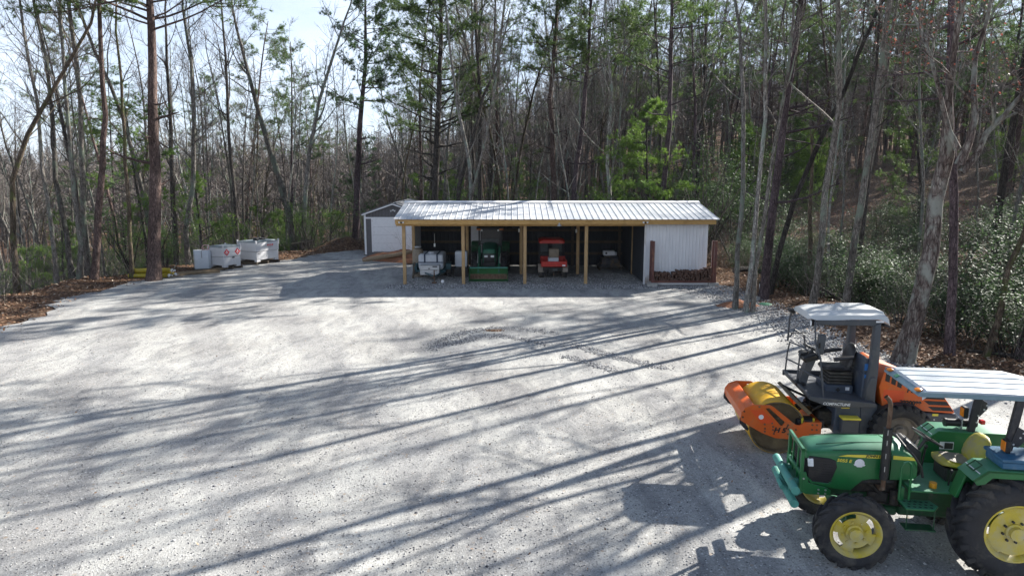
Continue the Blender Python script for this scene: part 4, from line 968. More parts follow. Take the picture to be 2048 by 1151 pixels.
pallet((-15.70, 37.10, .0), R(62), 1.25, 1.25, 'low dark pallet under the middle tank with red placards')
fuel_tank((-15.70, 37.10, .13), R(62), 1.10, 1.15, 1.06, 'middle white metal fuel tank with two red diamond placards', 2, False)
pallet((-14.75, 39.55, .0), R(62), 1.7, 1.5, 'wide pallet under the largest fuel tank', .16)
fuel_tank((-14.75, 39.55, .16), R(62), 1.62, 1.45, 1.08, 'largest white metal fuel tank with pump gear on its lid, right of the others', 1, True)
mb = MB(); mb.bx(-.5, .5, -.45, .42, 0, .058, .01); o = mb.build('wooden_base', 'wood_old', loc=(-16.75, 36.7, .0), rot=(0, 0, R(28))); tag(o, 'thin wooden base under the smallest white plastic tank', 'base')
pt = thing('plastic_tank', (-16.75, 36.7, .06), 'smallest white tank, smooth plastic with a pinkish hose coiled on top', 'tank', R(28))
mb = MB(); mb.prism([(-.42, -.30), (.0, -.36), (.26, -.40), (.42, -.20), (.42, .36), (-.42, .36)], 0, .96, 'z', .035, 3); mb.build('tank_body', 'plastic_white', pt)
mb = MB(); mb.bx(-.40, .40, -.29, .34, .962, .985, .01); mb.build('lid', 'white', pt)
MAT['hose'] = M('pinkish hose', (.55, .34, .30), .5)
mb = MB(); mb.tube([(.18 + .17 * math.cos(a), -.05 + .05 * math.sin(a * 2), 1.12 + .14 * math.sin(a)) for a in [i * .45 for i in range(15)]], .028, 6); mb.tube([(.02, 0, .98), (.1, -.1, 1.1)], .03, 6); mb.build('hose', 'hose', pt)
mb = MB(); mb.tube([(.05, -.1, 1.05), (-.06, -.42, .95), (-.05, -.43, .6)], .010, 5); mb.build('cord', 'black', pt)

# yellow tubes, their end caps and the timbers beside them
MAT['timber'] = wood_mat('worn timber', (.08, .06, .04), (.19, .14, .09), (.32, .25, .15))
MAT['yellow_tube'] = M('yellow tube', (.40, .32, .02), .45, var=.2, dirt=(.25, .2, .1), dirt_amt=.3)
for i, (y, z, a, lb) in enumerate([(33.55, .13, 0, 'front lower yellow tube passing behind the thick pine'), (33.80, .13, .2, 'rear lower yellow tube passing behind the thick pine'), (33.67, .36, .1, 'upper yellow tube lying on the other two behind the thick pine')]):
    tb = thing('yellow_tube', (-17.9 + a, y, z + hz(-17.9, y)), lb, 'tube', R(3))
    mb = MB(); mb.tube([(-1.1, 0, 0), (.75, 0, 0)], .115, 14); mb.build('tube_body', 'yellow_tube', tb)
    mb = MB(); mb.lathe([(0, .78), (.05, .78), (.09, .85), (.05, .93), (.03, .95), (.04, 1.02), (0, 1.03)], (0, 0, 0), 'x', 12); mb.build('valve_cap', 'white', tb)
mb = MB(); mb.tube([(-16.95, 33.5, .05), (-16.8, 33.45, .35), (-16.55, 33.4, .72), (-16.5, 33.38, .80)], .02, 6); tag(mb.build('stick', 'bark_pale'), 'pale bent stick standing by the tube caps', 'stick')
for i, (a, b, lb) in enumerate([((-17.0, 33.6, .09), (-15.4, 36.6, .09), 'long yellowish timber lying between the tubes and the smallest tank'), ((-16.7, 33.7, .22), (-15.7, 34.4, .22), 'short timber across the end of the long one by the tubes'), ((-16.4, 34.6, .08), (-15.2, 35.2, .08), 'second short timber nearer the smallest tank')]):
    a, b = Vector(a), Vector(b); d = b - a; mb = MB(); mb.box((0, 0, 0), (d.length, .12, .10), bev=.006); o = mb.build('timber', 'timber', loc=(a + b) / 2, rot=(0, 0, math.atan2(d.y, d.x))); tag(o, lb, 'timber')

# stake, valve lid, debris
st = thing('marker_stake', gnd(1518, 597), 'white pipe stake with dark cap standing in a small concrete pad', 'stake')
mb = MB(); mb.tube([(0, 0, 0), (0, 0, .62)], .022, 8); mb.build('pipe', 'white', st); mb = MB(); mb.tube([(0, 0, .62), (0, 0, .72)], .04, 10); mb.build('cap', 'black', st); mb = MB(); mb.box((0, 0, .04), (.34, .3, .10), bev=.01); mb.build('pad', 'block', st)
MAT['lid_green'] = M('green plastic lid', (.06, .22, .12), .5)
mb = MB(); mb.lathe([(0, .05), (.22, .05), (.25, .03), (.25, -.02)], gnd(1531, 609), 'z', 20); tag(mb.build('valve_lid', 'lid_green'), 'round green valve lid in the ground near the white stake', 'lid')
for px, s, lb, m in [((988, 660), .8, 'flat dark clod of earth in the middle of the yard', 'litter'), ((1478, 612), 1.6, 'red earth heap around the left lichened tree foot', 'clay')]:
    g = gnd(*px); mound('earth_clod', g[0], g[1], .55 * s, .30 * s, (.16 if s > 1 else .05) * s, m, lb, 'earth', 9, 12, -.01)
# fallen logs in the woods on the right
for a, b, r, lb in [((13.0, 29.5), (19.5, 27.0), .16, 'upper dark fallen log behind the roller canopy'), ((12.5, 27.8), (20, 25.2), .14, 'lower dark fallen log behind the roller canopy'), ((11.0, 33.5), (14.5, 35), .15, 'fallen log right of the storage room'), ((16, 17.2), (20.5, 16.4), .07, 'thin fallen branch behind the tractor canopy'), ((12.6, 18.4), (15.4, 17.2), .05, 'thin bare branch by the foot of the plum pine')]:
    n = 8; pts = [Vector((a[0] + (b[0] - a[0]) * i / n, a[1] + (b[1] - a[1]) * i / n, 0)) for i in range(n + 1)]
    for p in pts: p.z = hz(p.x, p.y) + r * .9 + .12 + random.uniform(-.03, .03)
    mb = MB(); mb.tube(pts, [r * (1 - .05 * i) for i in range(n + 1)], 8); tag(mb.build('fallen_log', 'bark_dark'), lb, 'log')
# ================================================================ vehicles: shared pieces
def sheen_green():
    """green paint, pale reflected light painted on its upward faces"""
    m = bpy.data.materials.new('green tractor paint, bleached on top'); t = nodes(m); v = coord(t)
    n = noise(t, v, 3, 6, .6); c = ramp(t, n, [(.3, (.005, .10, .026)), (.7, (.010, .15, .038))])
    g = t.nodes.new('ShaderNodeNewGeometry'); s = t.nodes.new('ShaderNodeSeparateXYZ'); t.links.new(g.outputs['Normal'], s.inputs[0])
    f = ramp(t, s.outputs[2], [(.55, (0, 0, 0)), (.95, (.75, .75, .75))]); f2 = mixc(t, 1.0, f, ramp(t, noise(t, v, 5, 6, .6), [(.3, (.6, .6, .6)), (.7, (1, 1, 1))]), 'MULTIPLY')  # mask by normal: sky and sun sheen is put into the paint colour
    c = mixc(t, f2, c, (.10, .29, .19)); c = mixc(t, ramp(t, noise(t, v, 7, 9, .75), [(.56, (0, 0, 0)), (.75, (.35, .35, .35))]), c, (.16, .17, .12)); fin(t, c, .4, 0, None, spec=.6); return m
MAT['jd_green'] = M('green tractor paint', (.016, .165, .042), .42, var=.12, scale=2.5, dirt=(.13, .24, .15), dirt_amt=.25, spec=.7)
MAT['jd_green'] = sheen_green()
MAT['green_dull'] = M('dull dark green chassis', (.015, .075, .03), .6, var=.3, dirt=(.09, .09, .07), dirt_amt=.45)
MAT['teal'] = M('faded teal pipe paint', (.07, .27, .22), .6, var=.2, scale=7, dirt=(.30, .20, .12), dirt_amt=.18)
MAT['jd_yellow'] = M('yellow wheel paint', (.56, .44, .04), .45, var=.15, scale=4, dirt=(.45, .41, .25), dirt_amt=.75)
MAT['decal_yellow'] = M('yellow decal', (.72, .60, .06), .4, var=.05)
MAT['seat_yellow'] = M('worn yellow vinyl', (.40, .35, .03), .5, var=.2, scale=3, dirt=(.27, .24, .18), dirt_amt=.8)
MAT['canopy'] = M('pale canopy panel', (.50, .54, .57), .4, var=.05, dirt=(.55, .55, .52), dirt_amt=.15)
MAT['canopy_edge'] = M('blue grey canopy rim', (.15, .23, .27), .5, var=.1)
MAT['blue_box'] = M('scuffed blue plastic', (.02, .10, .19), .5, var=.2, scale=5, dirt=(.12, .20, .27), dirt_amt=.35)
MAT['steel_dark'] = M('dark painted steel', (.020, .021, .026), .5, var=.25, scale=5, dirt=(.11, .10, .09), dirt_amt=.25)
MAT['bolt'] = M('zinc bolt', (.5, .5, .5), .35, .6)
MAT['decal_white'] = M('white decal', (.72, .72, .74), .5)
MAT['engine'] = M('grimy engine parts', (.03, .028, .026), .7, .3, var=.5, scale=15, dirt=(.09, .07, .05))
def tyre(R_, rr, w, parent, c, name='tyre', lugs=18, mat='rubber', blocks=False):
    """tyre with tread bars; axis along y, centred on c"""
    h = w / 2; mb = MB(); s = R_ - rr
    prof = [(rr, -h * .72), (rr + s * .12, -h * .86), (rr + s * .45, -h), (rr + s * .76, -h * .95), (R_ - s * .14, -h * .80), (R_ - s * .08, 0), (R_ - s * .14, h * .80), (rr + s * .78, h * .96), (rr + s * .45, h), (rr + s * .12, h * .86), (rr, h * .72)]
    mb.lathe(prof, c, 'y', 48)
    for i in range(lugs):
        for sd_ in (-1, 1):
            a0 = 2 * math.pi * (i + (.5 if sd_ > 0 else 0)) / lugs; v = []
            span = 2 * math.pi / lugs
            for t, y in ((0, 0.06), (.5, .5), (1, .97)):
                a = a0 + (span * .85 * (1 - t) if not blocks else 0) ; hw = span * (.16 if not blocks else .32) + .02 * t
                ri = R_ - s * .16 - (s * .10 if t == 1 else 0); ro = R_ + s * .10 - (s * .08 if t == 1 else 0)
                for q, rad in ((-hw, ri), (-hw * .75, ro), (hw * .75, ro), (hw, ri)): v.append((c[0] + rad * math.cos(a + q), c[1] + sd_ * y * h, c[2] + rad * math.sin(a + q)))
            f = []
            for k in range(2):
                for j in range(3): f.append((k * 4 + j, k * 4 + j + 1, k * 4 + 5 + j, k * 4 + 4 + j))
            f += [(0, 3, 2, 1), (8, 9, 10, 11)]; mb.add(v, f)
            # shoulder drop of the bar down the side wall
            a = a0; hw = span * .15 if not blocks else span * .25; v = []
            for rad, y in ((R_ - s * .02, .99), (R_ - s * .30, 1.03)):
                for q in (-hw, hw): v.append((c[0] + rad * math.cos(a + q), c[1] + sd_ * y * h, c[2] + rad * math.sin(a + q)))
            for rad, y in ((R_ - s * .10, .88), (R_ - s * .32, .96)):
                for q in (-hw, hw): v.append((c[0] + rad * math.cos(a + q), c[1] + sd_ * y * h, c[2] + rad * math.sin(a + q)))
            mb.add(v, [(0, 1, 3, 2), (0, 4, 5, 1), (2, 3, 7, 6), (0, 2, 6, 4), (1, 5, 7, 3)])
    return mb.build(name, mat, parent, ang=50)
def rim(rr, w, parent, c, mat, sd_=-1, holes=8, hubr=.09, dish=.06, bolts=8, hole_r=(.55, .86)):
    """wheel rim, outer face towards sd_*y"""
    h = w / 2 * sd_; mb = MB()
    mb.lathe([(rr * .93, h * -.72), (rr * .99, h * -.74), (rr * .99, h * -.66), (rr * .90, h * -.5), (rr * .88, 0), (rr * .90, h * .5), (rr * 1.0, h * .70), (rr * 1.04, h * .80), (rr * .98, h * .80), (rr * .93, h * .66), (rr * .86, h * .45), (rr * .85, 0), (rr * .87, h * -.5), (rr * .93, h * -.72)], c, 'y', 40)
    y1 = h * .55 - sd_ * dish; prof = [(rr * .88, h * .38), (rr * hole_r[1], y1 + sd_ * .02), (rr * hole_r[0], y1 + sd_ * .035), (rr * .36, y1), (hubr * 1.15, y1 + sd_ * .01)]
    mb.lathe(prof, c, 'y', 48, skip=lambda i, j: i == 1 and (j % (48 // holes)) < (48 // holes) * .52 if holes else False)
    mb.lathe([(p[0], p[1] - sd_ * .012) for p in prof], c, 'y', 48, skip=lambda i, j: i == 1 and (j % (48 // holes)) < (48 // holes) * .52 if holes else False)
    o = mb.build('rim', mat, parent, ang=40)
    mb = MB(); mb.lathe([(hubr * 1.3, y1), (hubr * 1.25, y1 + sd_ * .03), (hubr, y1 + sd_ * .04), (hubr * .95, y1 + sd_ * .10), (0, y1 + sd_ * .11)], c, 'y', 24); hb = mb.build('hub', mat, parent, ang=40)
    return o, y1
def rim_bolts(parent, c, y1, sd_, n, rad, mat='steel_dark', s=.016):
    for k in range(n):
        a = 2 * math.pi * k / n + .2; mb = MB(); p = (c[0] + rad * math.cos(a), c[1] + y1, c[2] + rad * math.sin(a))
        mb.tube([p, (p[0], p[1] + sd_ * .030, p[2])], s, 6); mb.build('lug_bolt', mat, parent)

# ================================================================ the green tractor in front
TR = thing('tractor', (4.55, 8.96, 0), 'green tractor with yellow wheels, yellow seat and pale flat canopy, nearest the camera', 'tractor', R(-8.5))
LOW = ('hood', 'cowl', 'grille', 'grille_mesh', 'headlight', 'grille_trim', 'hood_stripe', 'seal_decal', 'hood_crease', 'cowl_edge', 'front_guard', 'guard_bolt')
def part(mb, name, mat, parent=None, **k):
    if name in LOW: mb.v = [(x, y, z - .045 * min(1, max(0, (z - .8) / .3))) for x, y, z in mb.v]
    return part_(mb, name, mat, parent, **k)
def part_(mb, name, mat, parent=None, **k): return mb.build(name, mat, parent or TR, **k)
# hood: lofted along x
def hsec(x, zb, zc, w, crown):
    q = [(-w * .97, zb), (-w, zb + (zc - zb) * .35), (-w * .985, zc - .10), (-w * .93, zc - .035), (-w * .82, zc - .004), (-w * .5, zc + crown * .62), (0, zc + crown)]
    return [(x, y, z) for y, z in q] + [(x, -y, z) for y, z in q[-2::-1]]
st_ = [(-.535, 1.30, 1.335, .235, .015), (-.53, 1.20, 1.375, .265, .02), (-.50, 1.05, 1.40, .285, .03), (-.44, .95, 1.425, .30, .038), (-.30, .90, 1.445, .31, .045), (-.05, .865, 1.468, .32, .052), (.06, .87, 1.475, .325, .054), (.12, .95, 1.48, .327, .055), (.20, 1.05, 1.484, .33, .055), (.30, 1.08, 1.488, .332, .055), (.52, 1.09, 1.495, .335, .055)]
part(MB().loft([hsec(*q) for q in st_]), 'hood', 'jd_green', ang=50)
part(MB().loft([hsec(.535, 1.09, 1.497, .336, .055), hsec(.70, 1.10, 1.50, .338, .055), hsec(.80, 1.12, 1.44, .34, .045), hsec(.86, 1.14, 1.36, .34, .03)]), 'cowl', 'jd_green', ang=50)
# grille wraps round the nose
gr = MB()
for s in (-1, 1): gr.prism([(-.50, 1.355), (-.22, 1.335), (-.155, 1.31), (-.135, 1.22), (-.20, 1.0), (-.235, .965), (-.44, .985), (-.50, 1.06)], s * .30, s * .327, 'y', .006)
gr.prism([(-.252, 1.32), (.252, 1.32), (.262, 1.05), (.20, 1.0), (-.20, 1.0), (-.262, 1.05)], -.552, -.50, 'x', .01)
gr.box((-.505, -.285, 1.17), (.07, .05, .28), (0, 0, R(-38)), .008); gr.box((-.505, .285, 1.17), (.07, .05, .28), (0, 0, R(38)), .008)
go = part(gr, 'grille', 'black')
mb = MB()
for i in range(9):
    z = 1.0 + i * .036; mb.bx(-.40, -.19, -.331, -.328, z, z + .006); mb.bx(-.556, -.553, -.2, .2, z, z + .006)
part(mb, 'grille_mesh', 'rubber', go)
for s in (-1, 1):
    mb = MB(); mb.box((-.475, s * .322, 1.27), (.075, .025, .115), (0, R(-6), R(-16) * -s), .012, 2); hl = part(mb, 'headlight', 'lens_clear')
    mb = MB(); mb.prism([(-.50, 1.06), (-.44, .985), (-.235, .965), (-.20, 1.0), (-.185, .985), (-.225, .942), (-.45, .955), (-.515, 1.04)], s * .318, s * .333, 'y', .004); part(mb, 'grille_trim', 'jd_green')
for s in (-1, 1):       # yellow stripe, writing, seal
    y = s * .3355; mb = MB(); mb.prism([(-.13, 1.385), (-.02, 1.412), (.25, 1.428), (.50, 1.437), (.50, 1.385), (.25, 1.383)], y, y + s * .003, 'y'); mb.prism([(.55, 1.438), (.80, 1.425), (.83, 1.382), (.55, 1.385)], y + s * .004, y + s * .007, 'y'); part(mb, 'hood_stripe', 'decal_yellow')
def side_text(name, s, size, mat, x, z, y=-.3395, rot=0.0, sx=1.15, sh=.15, bold=.0015): return text(name, s, size, mat, TR, (x, y, z - .045), (R(90), R(-rot), 0), sx, .0008, sh, bold)
side_text('hood_lettering', 'JOHN DEERE', .048, 'sign_black', .37, 1.411, -.3415)
side_text('model_lettering', '5055 E', .058, 'decal_yellow', -.055, 1.325, -.3375, -2)
mb = MB(); mb.prism([(.14 + .062 * math.cos(a), 1.30 + .062 * math.sin(a)) for a in [i * math.pi / 12 for i in range(-1, 14)]], -.338, -.334, 'y'); mb.prism([(.065, 1.285), (.075, 1.268), (.10, 1.262), (.11, 1.248), (.17, 1.248), (.18, 1.262), (.205, 1.268), (.215, 1.285)], -.3385, -.3345, 'y'); part(mb, 'seal_decal', 'decal_white')
mb = MB(); mb.tube([(-.38, -.17, 1.475), (-.15, -.165, 1.502), (.1, -.15, 1.520), (.5, -.13, 1.532)], .006, 4); mb.tube([(-.38, .17, 1.475), (-.15, .165, 1.502), (.1, .15, 1.520), (.5, .13, 1.532)], .006, 4); mb.tube([(-.2, -.300, 1.449), (.1, -.305, 1.472), (.52, -.312, 1.486)], .005, 4); part(mb, 'hood_crease', 'green_dull')
# black rear hood edge, dash and steering
mb = MB(); mb.tube([(.70, -.30, 1.55), (.80, -.335, 1.45), (.90, -.345, 1.30), (.93, -.345, 1.16)], .018, 6); mb.tube([(.70, .30, 1.55), (.80, .335, 1.45), (.90, .345, 1.30), (.93, .345, 1.16)], .018, 6); mb.tube([(.70, -.30, 1.55), (.69, 0, 1.60), (.70, .30, 1.55)], .018, 6); part(mb, 'cowl_edge', 'black')
mb = MB(); mb.prism([(.74, 1.10), (.72, 1.50), (.80, 1.54), (.96, 1.40), (.98, 1.10)], -.20, .20, 'y', .03, 2); da = part(mb, 'dashboard', 'black')
mb = MB(); mb.box((.885, 0, 1.475), (.13, .26, .01), (0, R(42), 0), .004); part(mb, 'instrument_panel', 'steel', da)
nrm = Vector((.52, .04, .85)).normalized(); ctr = Vector((1.09, 0, 1.545)); ua, ub = frame(nrm)
mb = MB(); mb.tube([ctr + (ua * math.cos(a) + ub * math.sin(a)) * .205 for a in [i * 2 * math.pi / 28 for i in range(28)]], .014, 7, closed=True)
for a in (0.5, 2.6, 4.7): mb.tube([ctr - nrm * .03, ctr + (ua * math.cos(a) + ub * math.sin(a)) * .2], .009, 5)
mb.tube([ctr + nrm * .01, ctr - nrm * .05], .04, 10); mb.tube([ctr - nrm * .04, ctr - nrm * .24], .022, 8); part(mb, 'steering_wheel', 'black')
# exhaust
mb = MB(); mb.tube([(.42, -.43, 1.10), (.42, -.43, 1.80)], .056, 12, cap=True); part(mb, 'exhaust_shield', 'black')
mb = MB()
for z in (1.22, 1.40, 1.58, 1.72): mb.bx(.395, .402, -.4905, -.484, z, z + .07)
part(mb, 'shield_slot', 'bolt')
mb = MB(); pts = [(.42, -.43, 1.78), (.425, -.43, 2.0), (.42, -.43, 2.12), (.40, -.43, 2.18), (.355, -.43, 2.225)]; mb.tube(pts, [.027, .027, .027, .029, .031], 10, cap=False); mb.tube(pts, [.023, .023, .023, .025, .027], 10, cap=False); part(mb, 'exhaust_pipe', 'rust'); mb = MB(); mb.tube([(.42, -.43, 1.12), (.42, -.43, .96), (.42, -.38, .93), (.42, -.2, .93)], .03, 8); part(mb, 'exhaust_elbow', 'rust')
# chassis, engine, axles
mb = MB(); mb.bx(-.42, .15, -.19, .19, .70, .86, .03); mb.bx(.15, .72, -.19, .19, .52, .86, .03); mb.bx(.70, 2.10, -.24, .24, .50, .98, .04); mb.bx(1.55, 2.15, -.55, .55, .56, .80, .05); mb.tube([(1.83, -.60, .67), (1.83, .60, .67)], .12, 12); mb.bx(.25, .70, -.24, .24, .50, .62, .02); part(mb, 'chassis', 'green_dull')
mb = MB(); mb.bx(-.02, .68, -.235, .235, .80, 1.12, .03); mb.tube([(.05, -.27, .98), (.6, -.27, 1.0)], .045, 8); mb.tube([(.2, -.26, 1.05), (.42, -.30, .86), (.55, -.26, .80)], .025, 6); mb.bx(.30, .55, -.30, -.22, .70, .84, .02); mb.tube([(.62, -.30, .70), (.62, -.30, .90)], .055, 10); mb.tube([(-.1, -.24, .75), (.3, -.26, .70), (.9, -.30, .66)], .014, 5); part(mb, 'engine', 'engine')
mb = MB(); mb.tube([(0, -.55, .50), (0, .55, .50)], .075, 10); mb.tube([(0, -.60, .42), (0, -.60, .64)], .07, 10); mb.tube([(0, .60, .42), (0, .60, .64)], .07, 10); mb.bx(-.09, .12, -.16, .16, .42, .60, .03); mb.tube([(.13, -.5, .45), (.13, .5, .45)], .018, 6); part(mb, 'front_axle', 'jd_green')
# front guard
mb = MB()
for s in (-1, 1):
    mb.bx(-.605, -.565, s * .33 - .03, s * .33 + .03, .84, 1.47, .005)
    mb.prism([(-.61, 1.14), (-.53, 1.14), (-.49, .97), (-.25, .90), (-.20, .86), (-.20, .78), (-.52, .78), (-.61, .84)], s * .345 - .008, s * .345 + .008, 'y', .003)
mb.bx(-.605, -.565, -.36, .36, 1.425, 1.475, .005); mb.bx(-.605, -.57, -.30, .30, 1.06, 1.12, .004)
for y in (-.12, .12): mb.bx(-.595, -.575, y - .018, y + .018, .95, 1.43, .003)
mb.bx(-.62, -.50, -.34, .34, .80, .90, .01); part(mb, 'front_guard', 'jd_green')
for x, z in ((-.27, .87), (-.36, .87), (-.27, .81), (-.36, .81), (-.56, 1.04)):
    mb = MB(); mb.tube([(x, -.356, z), (x, -.368, z)], .014, 6); part(mb, 'guard_bolt', 'bolt')
for x, z, sg, o_ in ((-.715, .93, 1, 0), (-.715, .735, 1, -.02)):
    mb = MB(); mb.tube([(x, -.60 - o_, z), (x, .52, z)], .056, 16); part(mb, 'bumper_pipe', 'teal', ang=40)
mb = MB(); mb.prism([(-.72, .70), (-.72, .96), (-.60, .95), (-.50, .84), (-.50, .78), (-.60, .70)], -.26, -.235, 'y', .003); mb.prism([(-.72, .70), (-.72, .96), (-.60, .95), (-.50, .84), (-.50, .78), (-.60, .70)], .235, .26, 'y', .003); mb.tube([(-.78, -.18, .78), (-.78, .06, .79)], .035, 10); part(mb, 'bumper_bracket', 'teal')
# wheels
for nm, c, Rr, rr, w_, lg, hs, hb in (('front_wheel', (0, -.72, .48), .48, .31, .25, 16, 4, .085), ('front_wheel', (0, .72, .48), .48, .31, .25, 16, 4, .085), ('rear_wheel', (1.84, -.72, .67), .67, .365, .40, 20, 3, .085), ('rear_wheel', (1.84, .74, .67), .67, .365, .40, 20, 3, .085)):
    s = -1 if c[1] < 0 else 1; wh = bpy.data.objects.new(nm, None); COL.objects.link(wh); wh.parent = TR; wh.location = c; wh.empty_display_size = .1
    tyre(Rr, rr, w_, wh, (0, 0, 0), lugs=lg); o, y1 = rim(rr, w_, wh, (0, 0, 0), 'jd_yellow', s, hs, hb, .05 if Rr < .6 else .03, hole_r=(.66, .86) if Rr < .6 else (.82, .90))
    if s < 0: rim_bolts(wh, (0, 0, 0), y1, s, 8, .135 if Rr > .6 else .15, 'steel_dark' if Rr > .6 else 'jd_yellow')
# platform, step, handrail
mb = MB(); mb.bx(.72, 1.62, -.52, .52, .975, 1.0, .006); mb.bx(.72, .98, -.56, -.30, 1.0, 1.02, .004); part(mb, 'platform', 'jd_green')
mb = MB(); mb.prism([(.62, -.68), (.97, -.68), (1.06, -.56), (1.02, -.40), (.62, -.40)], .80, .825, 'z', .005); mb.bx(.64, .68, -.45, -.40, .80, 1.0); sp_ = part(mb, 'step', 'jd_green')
mb = MB()
for i in range(5):
    for j in range(3): mb.lathe([(0, .8262), (.020, .8262)], (.68 + i * .068 + (j % 2) * .03, -.62 + j * .075, 0), 'z', 10)
part(mb, 'step_hole', 'black', sp_)
mb = MB(); mb.tube([(.65, -.66, .80), (.65, -.66, .55)], .008, 5); mb.tube([(.98, -.66, .80), (.98, -.66, .55)], .008, 5); mb.bx(.63, 1.0, -.70, -.52, .53, .55, .004); part(mb, 'lower_step', 'green_dull')
mb = MB(); mb.tube([(.60, -.50, .86), (.60, -.50, 1.30), (.625, -.50, 1.36), (.67, -.50, 1.38), (.705, -.50, 1.35), (.72, -.50, 1.30), (.72, -.50, .86)], .016, 8); part(mb, 'handrail', 'jd_green')
MAT['orange_cap'] = M('orange cap', (.65, .30, .02), .4)
mb = MB(); mb.tube([(1.05, -.38, 1.0), (1.05, -.38, 1.07)], .045, 10); part(mb, 'filler_cap', 'orange_cap')
for a_, b_ in (((1.28, -.28, 1.0), (1.30, -.30, 1.20)), ((1.18, .28, 1.0), (1.22, .3, 1.3))): mb = MB(); mb.tube([a_, b_], .012, 6); mb.sphere(b_, .03, 8); part(mb, 'lever', 'black')
for y in (-.18, .2): mb = MB(); mb.box((.92, y, 1.08), (.10, .08, .015), (0, R(-40), 0), .004); mb.tube([(.92, y, 1.08), (.84, y, 1.15)], .01, 5); part(mb, 'pedal', 'steel_dark')
# fenders
for s in (-1, 1):
    a, b = s * .86, s * .46
    F0 = [(1.27, 1.33), (1.44, 1.475), (2.42, 1.475), (2.62, 1.33), (2.66, 1.20), (2.62, 1.20), (2.58, 1.31), (2.40, 1.44), (1.46, 1.44), (1.31, 1.31)]
    mb = MB(); mb.prism(F0, min(a, b), max(a, b), 'y', .006)
    mb.prism([(1.28, 1.34), (1.44, 1.47), (2.42, 1.47), (2.62, 1.33), (2.64, 1.22), (2.60, 1.22), (2.52, 1.30), (2.38, 1.375), (1.50, 1.375), (1.42, 1.29), (1.33, 1.27)], min(a, a - s * .012), max(a, a - s * .012), 'y', .003)
    mb.prism([(1.20, 1.0), (1.30, 1.33), (1.46, 1.455), (2.40, 1.455), (2.58, 1.3), (2.58, .95)], min(b, b + s * .02), max(b, b + s * .02), 'y', .003)
    mb.prism([(1.20, 1.0), (1.30, 1.33), (1.32, 1.32), (1.24, 1.0)], min(b, b + s * .18), max(b, b + s * .18), 'y', .003)
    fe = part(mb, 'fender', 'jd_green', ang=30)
    mb = MB(); q = [(1.33, s * .58), (1.33, s * .74), (1.42, s * .74), (1.42, s * .58)]; fz = lambda x: 1.335 + (x - 1.27) * .853 + .03
    mb.tube([(x, y, fz(x)) for x, y in q], .010, 6, closed=True); part(mb, 'grab_handle', 'green_dull', fe)
    mb = MB(); mb.box((1.36, s * .66, fz(1.36) - .024), (.012, .36, .002), (0, R(-40.5), 0)); part(mb, 'fender_seam', 'decal_white', fe)
mb = MB(); mb.bx(1.46, 1.64, .436, .444, 1.22, 1.33); part(mb, 'warning_label', 'decal_white'); mb = MB(); mb.bx(1.52, 1.63, .430, .4345, 1.23, 1.32); part(mb, 'warning_picture', 'sign_black')
# tool box and canister
mb = MB(); mb.bx(1.60, 2.75, -.84, -.42, 1.485, 1.58, .03, 2); mb.bx(1.58, 2.77, -.86, -.40, 1.58, 1.63, .022, 2); part(mb, 'tool_box', 'blue_box')
mb = MB(); mb.tube([(1.58, .62, 1.56), (1.99, .62, 1.56)], .055, 14); mb.tube([(1.57, .62, 1.56), (1.60, .62, 1.56)], .062, 14); cn = part(mb, 'manual_canister', 'black')
mb = MB(); mb.bx(1.77, 1.785, .55, .69, 1.48, 1.63, .004); part(mb, 'canister_strap', 'steel', cn)
# seat
def pad(secs): 
    mb = MB(); mb.loft(secs); return mb
def oval(x, z, w, h, t=0, n=14): return [(x + t * math.sin(a) * h, w * math.cos(a) * (1 if abs(math.cos(a)) < .8 else .97), z + h * math.sin(a)) for a in [2 * math.pi * i / n for i in range(n)]]
pad([oval(1.22, 1.245, .13, .025), oval(1.25, 1.25, .21, .05), oval(1.34, 1.25, .25, .055), oval(1.48, 1.225, .26, .055), oval(1.62, 1.235, .25, .055), oval(1.66, 1.24, .22, .04)]).build('seat_cushion', 'seat_yellow', TR, ang=60)
MAT['seat_worn'] = M('greyed seat top', (.23, .20, .16), .6, var=.2, scale=6)
pad([[(x, w_ * math.cos(a), z + .012 * math.sin(a)) for a in [2 * math.pi * i / 14 for i in range(14)]] for x, z, w_ in ((1.30, 1.294, .12), (1.36, 1.297, .19), (1.48, 1.274, .205), (1.60, 1.275, .17))]).build('worn_patch', 'seat_worn', TR, ang=60)
def oz(z, x, w, h, n=14): return [(x + h * math.sin(a), w * math.cos(a), z) for a in [2 * math.pi * i / n for i in range(n)]]
pad([oz(1.24, 1.64, .18, .03), oz(1.30, 1.66, .24, .055), oz(1.40, 1.695, .265, .06), oz(1.50, 1.74, .25, .058), oz(1.57, 1.775, .20, .05), oz(1.61, 1.79, .12, .03)]).build('seat_back', 'seat_yellow', TR, ang=60)
mb = MB(); mb.bx(1.28, 1.64, -.18, .18, 1.0, 1.19, .02); part(mb, 'seat_base', 'black')
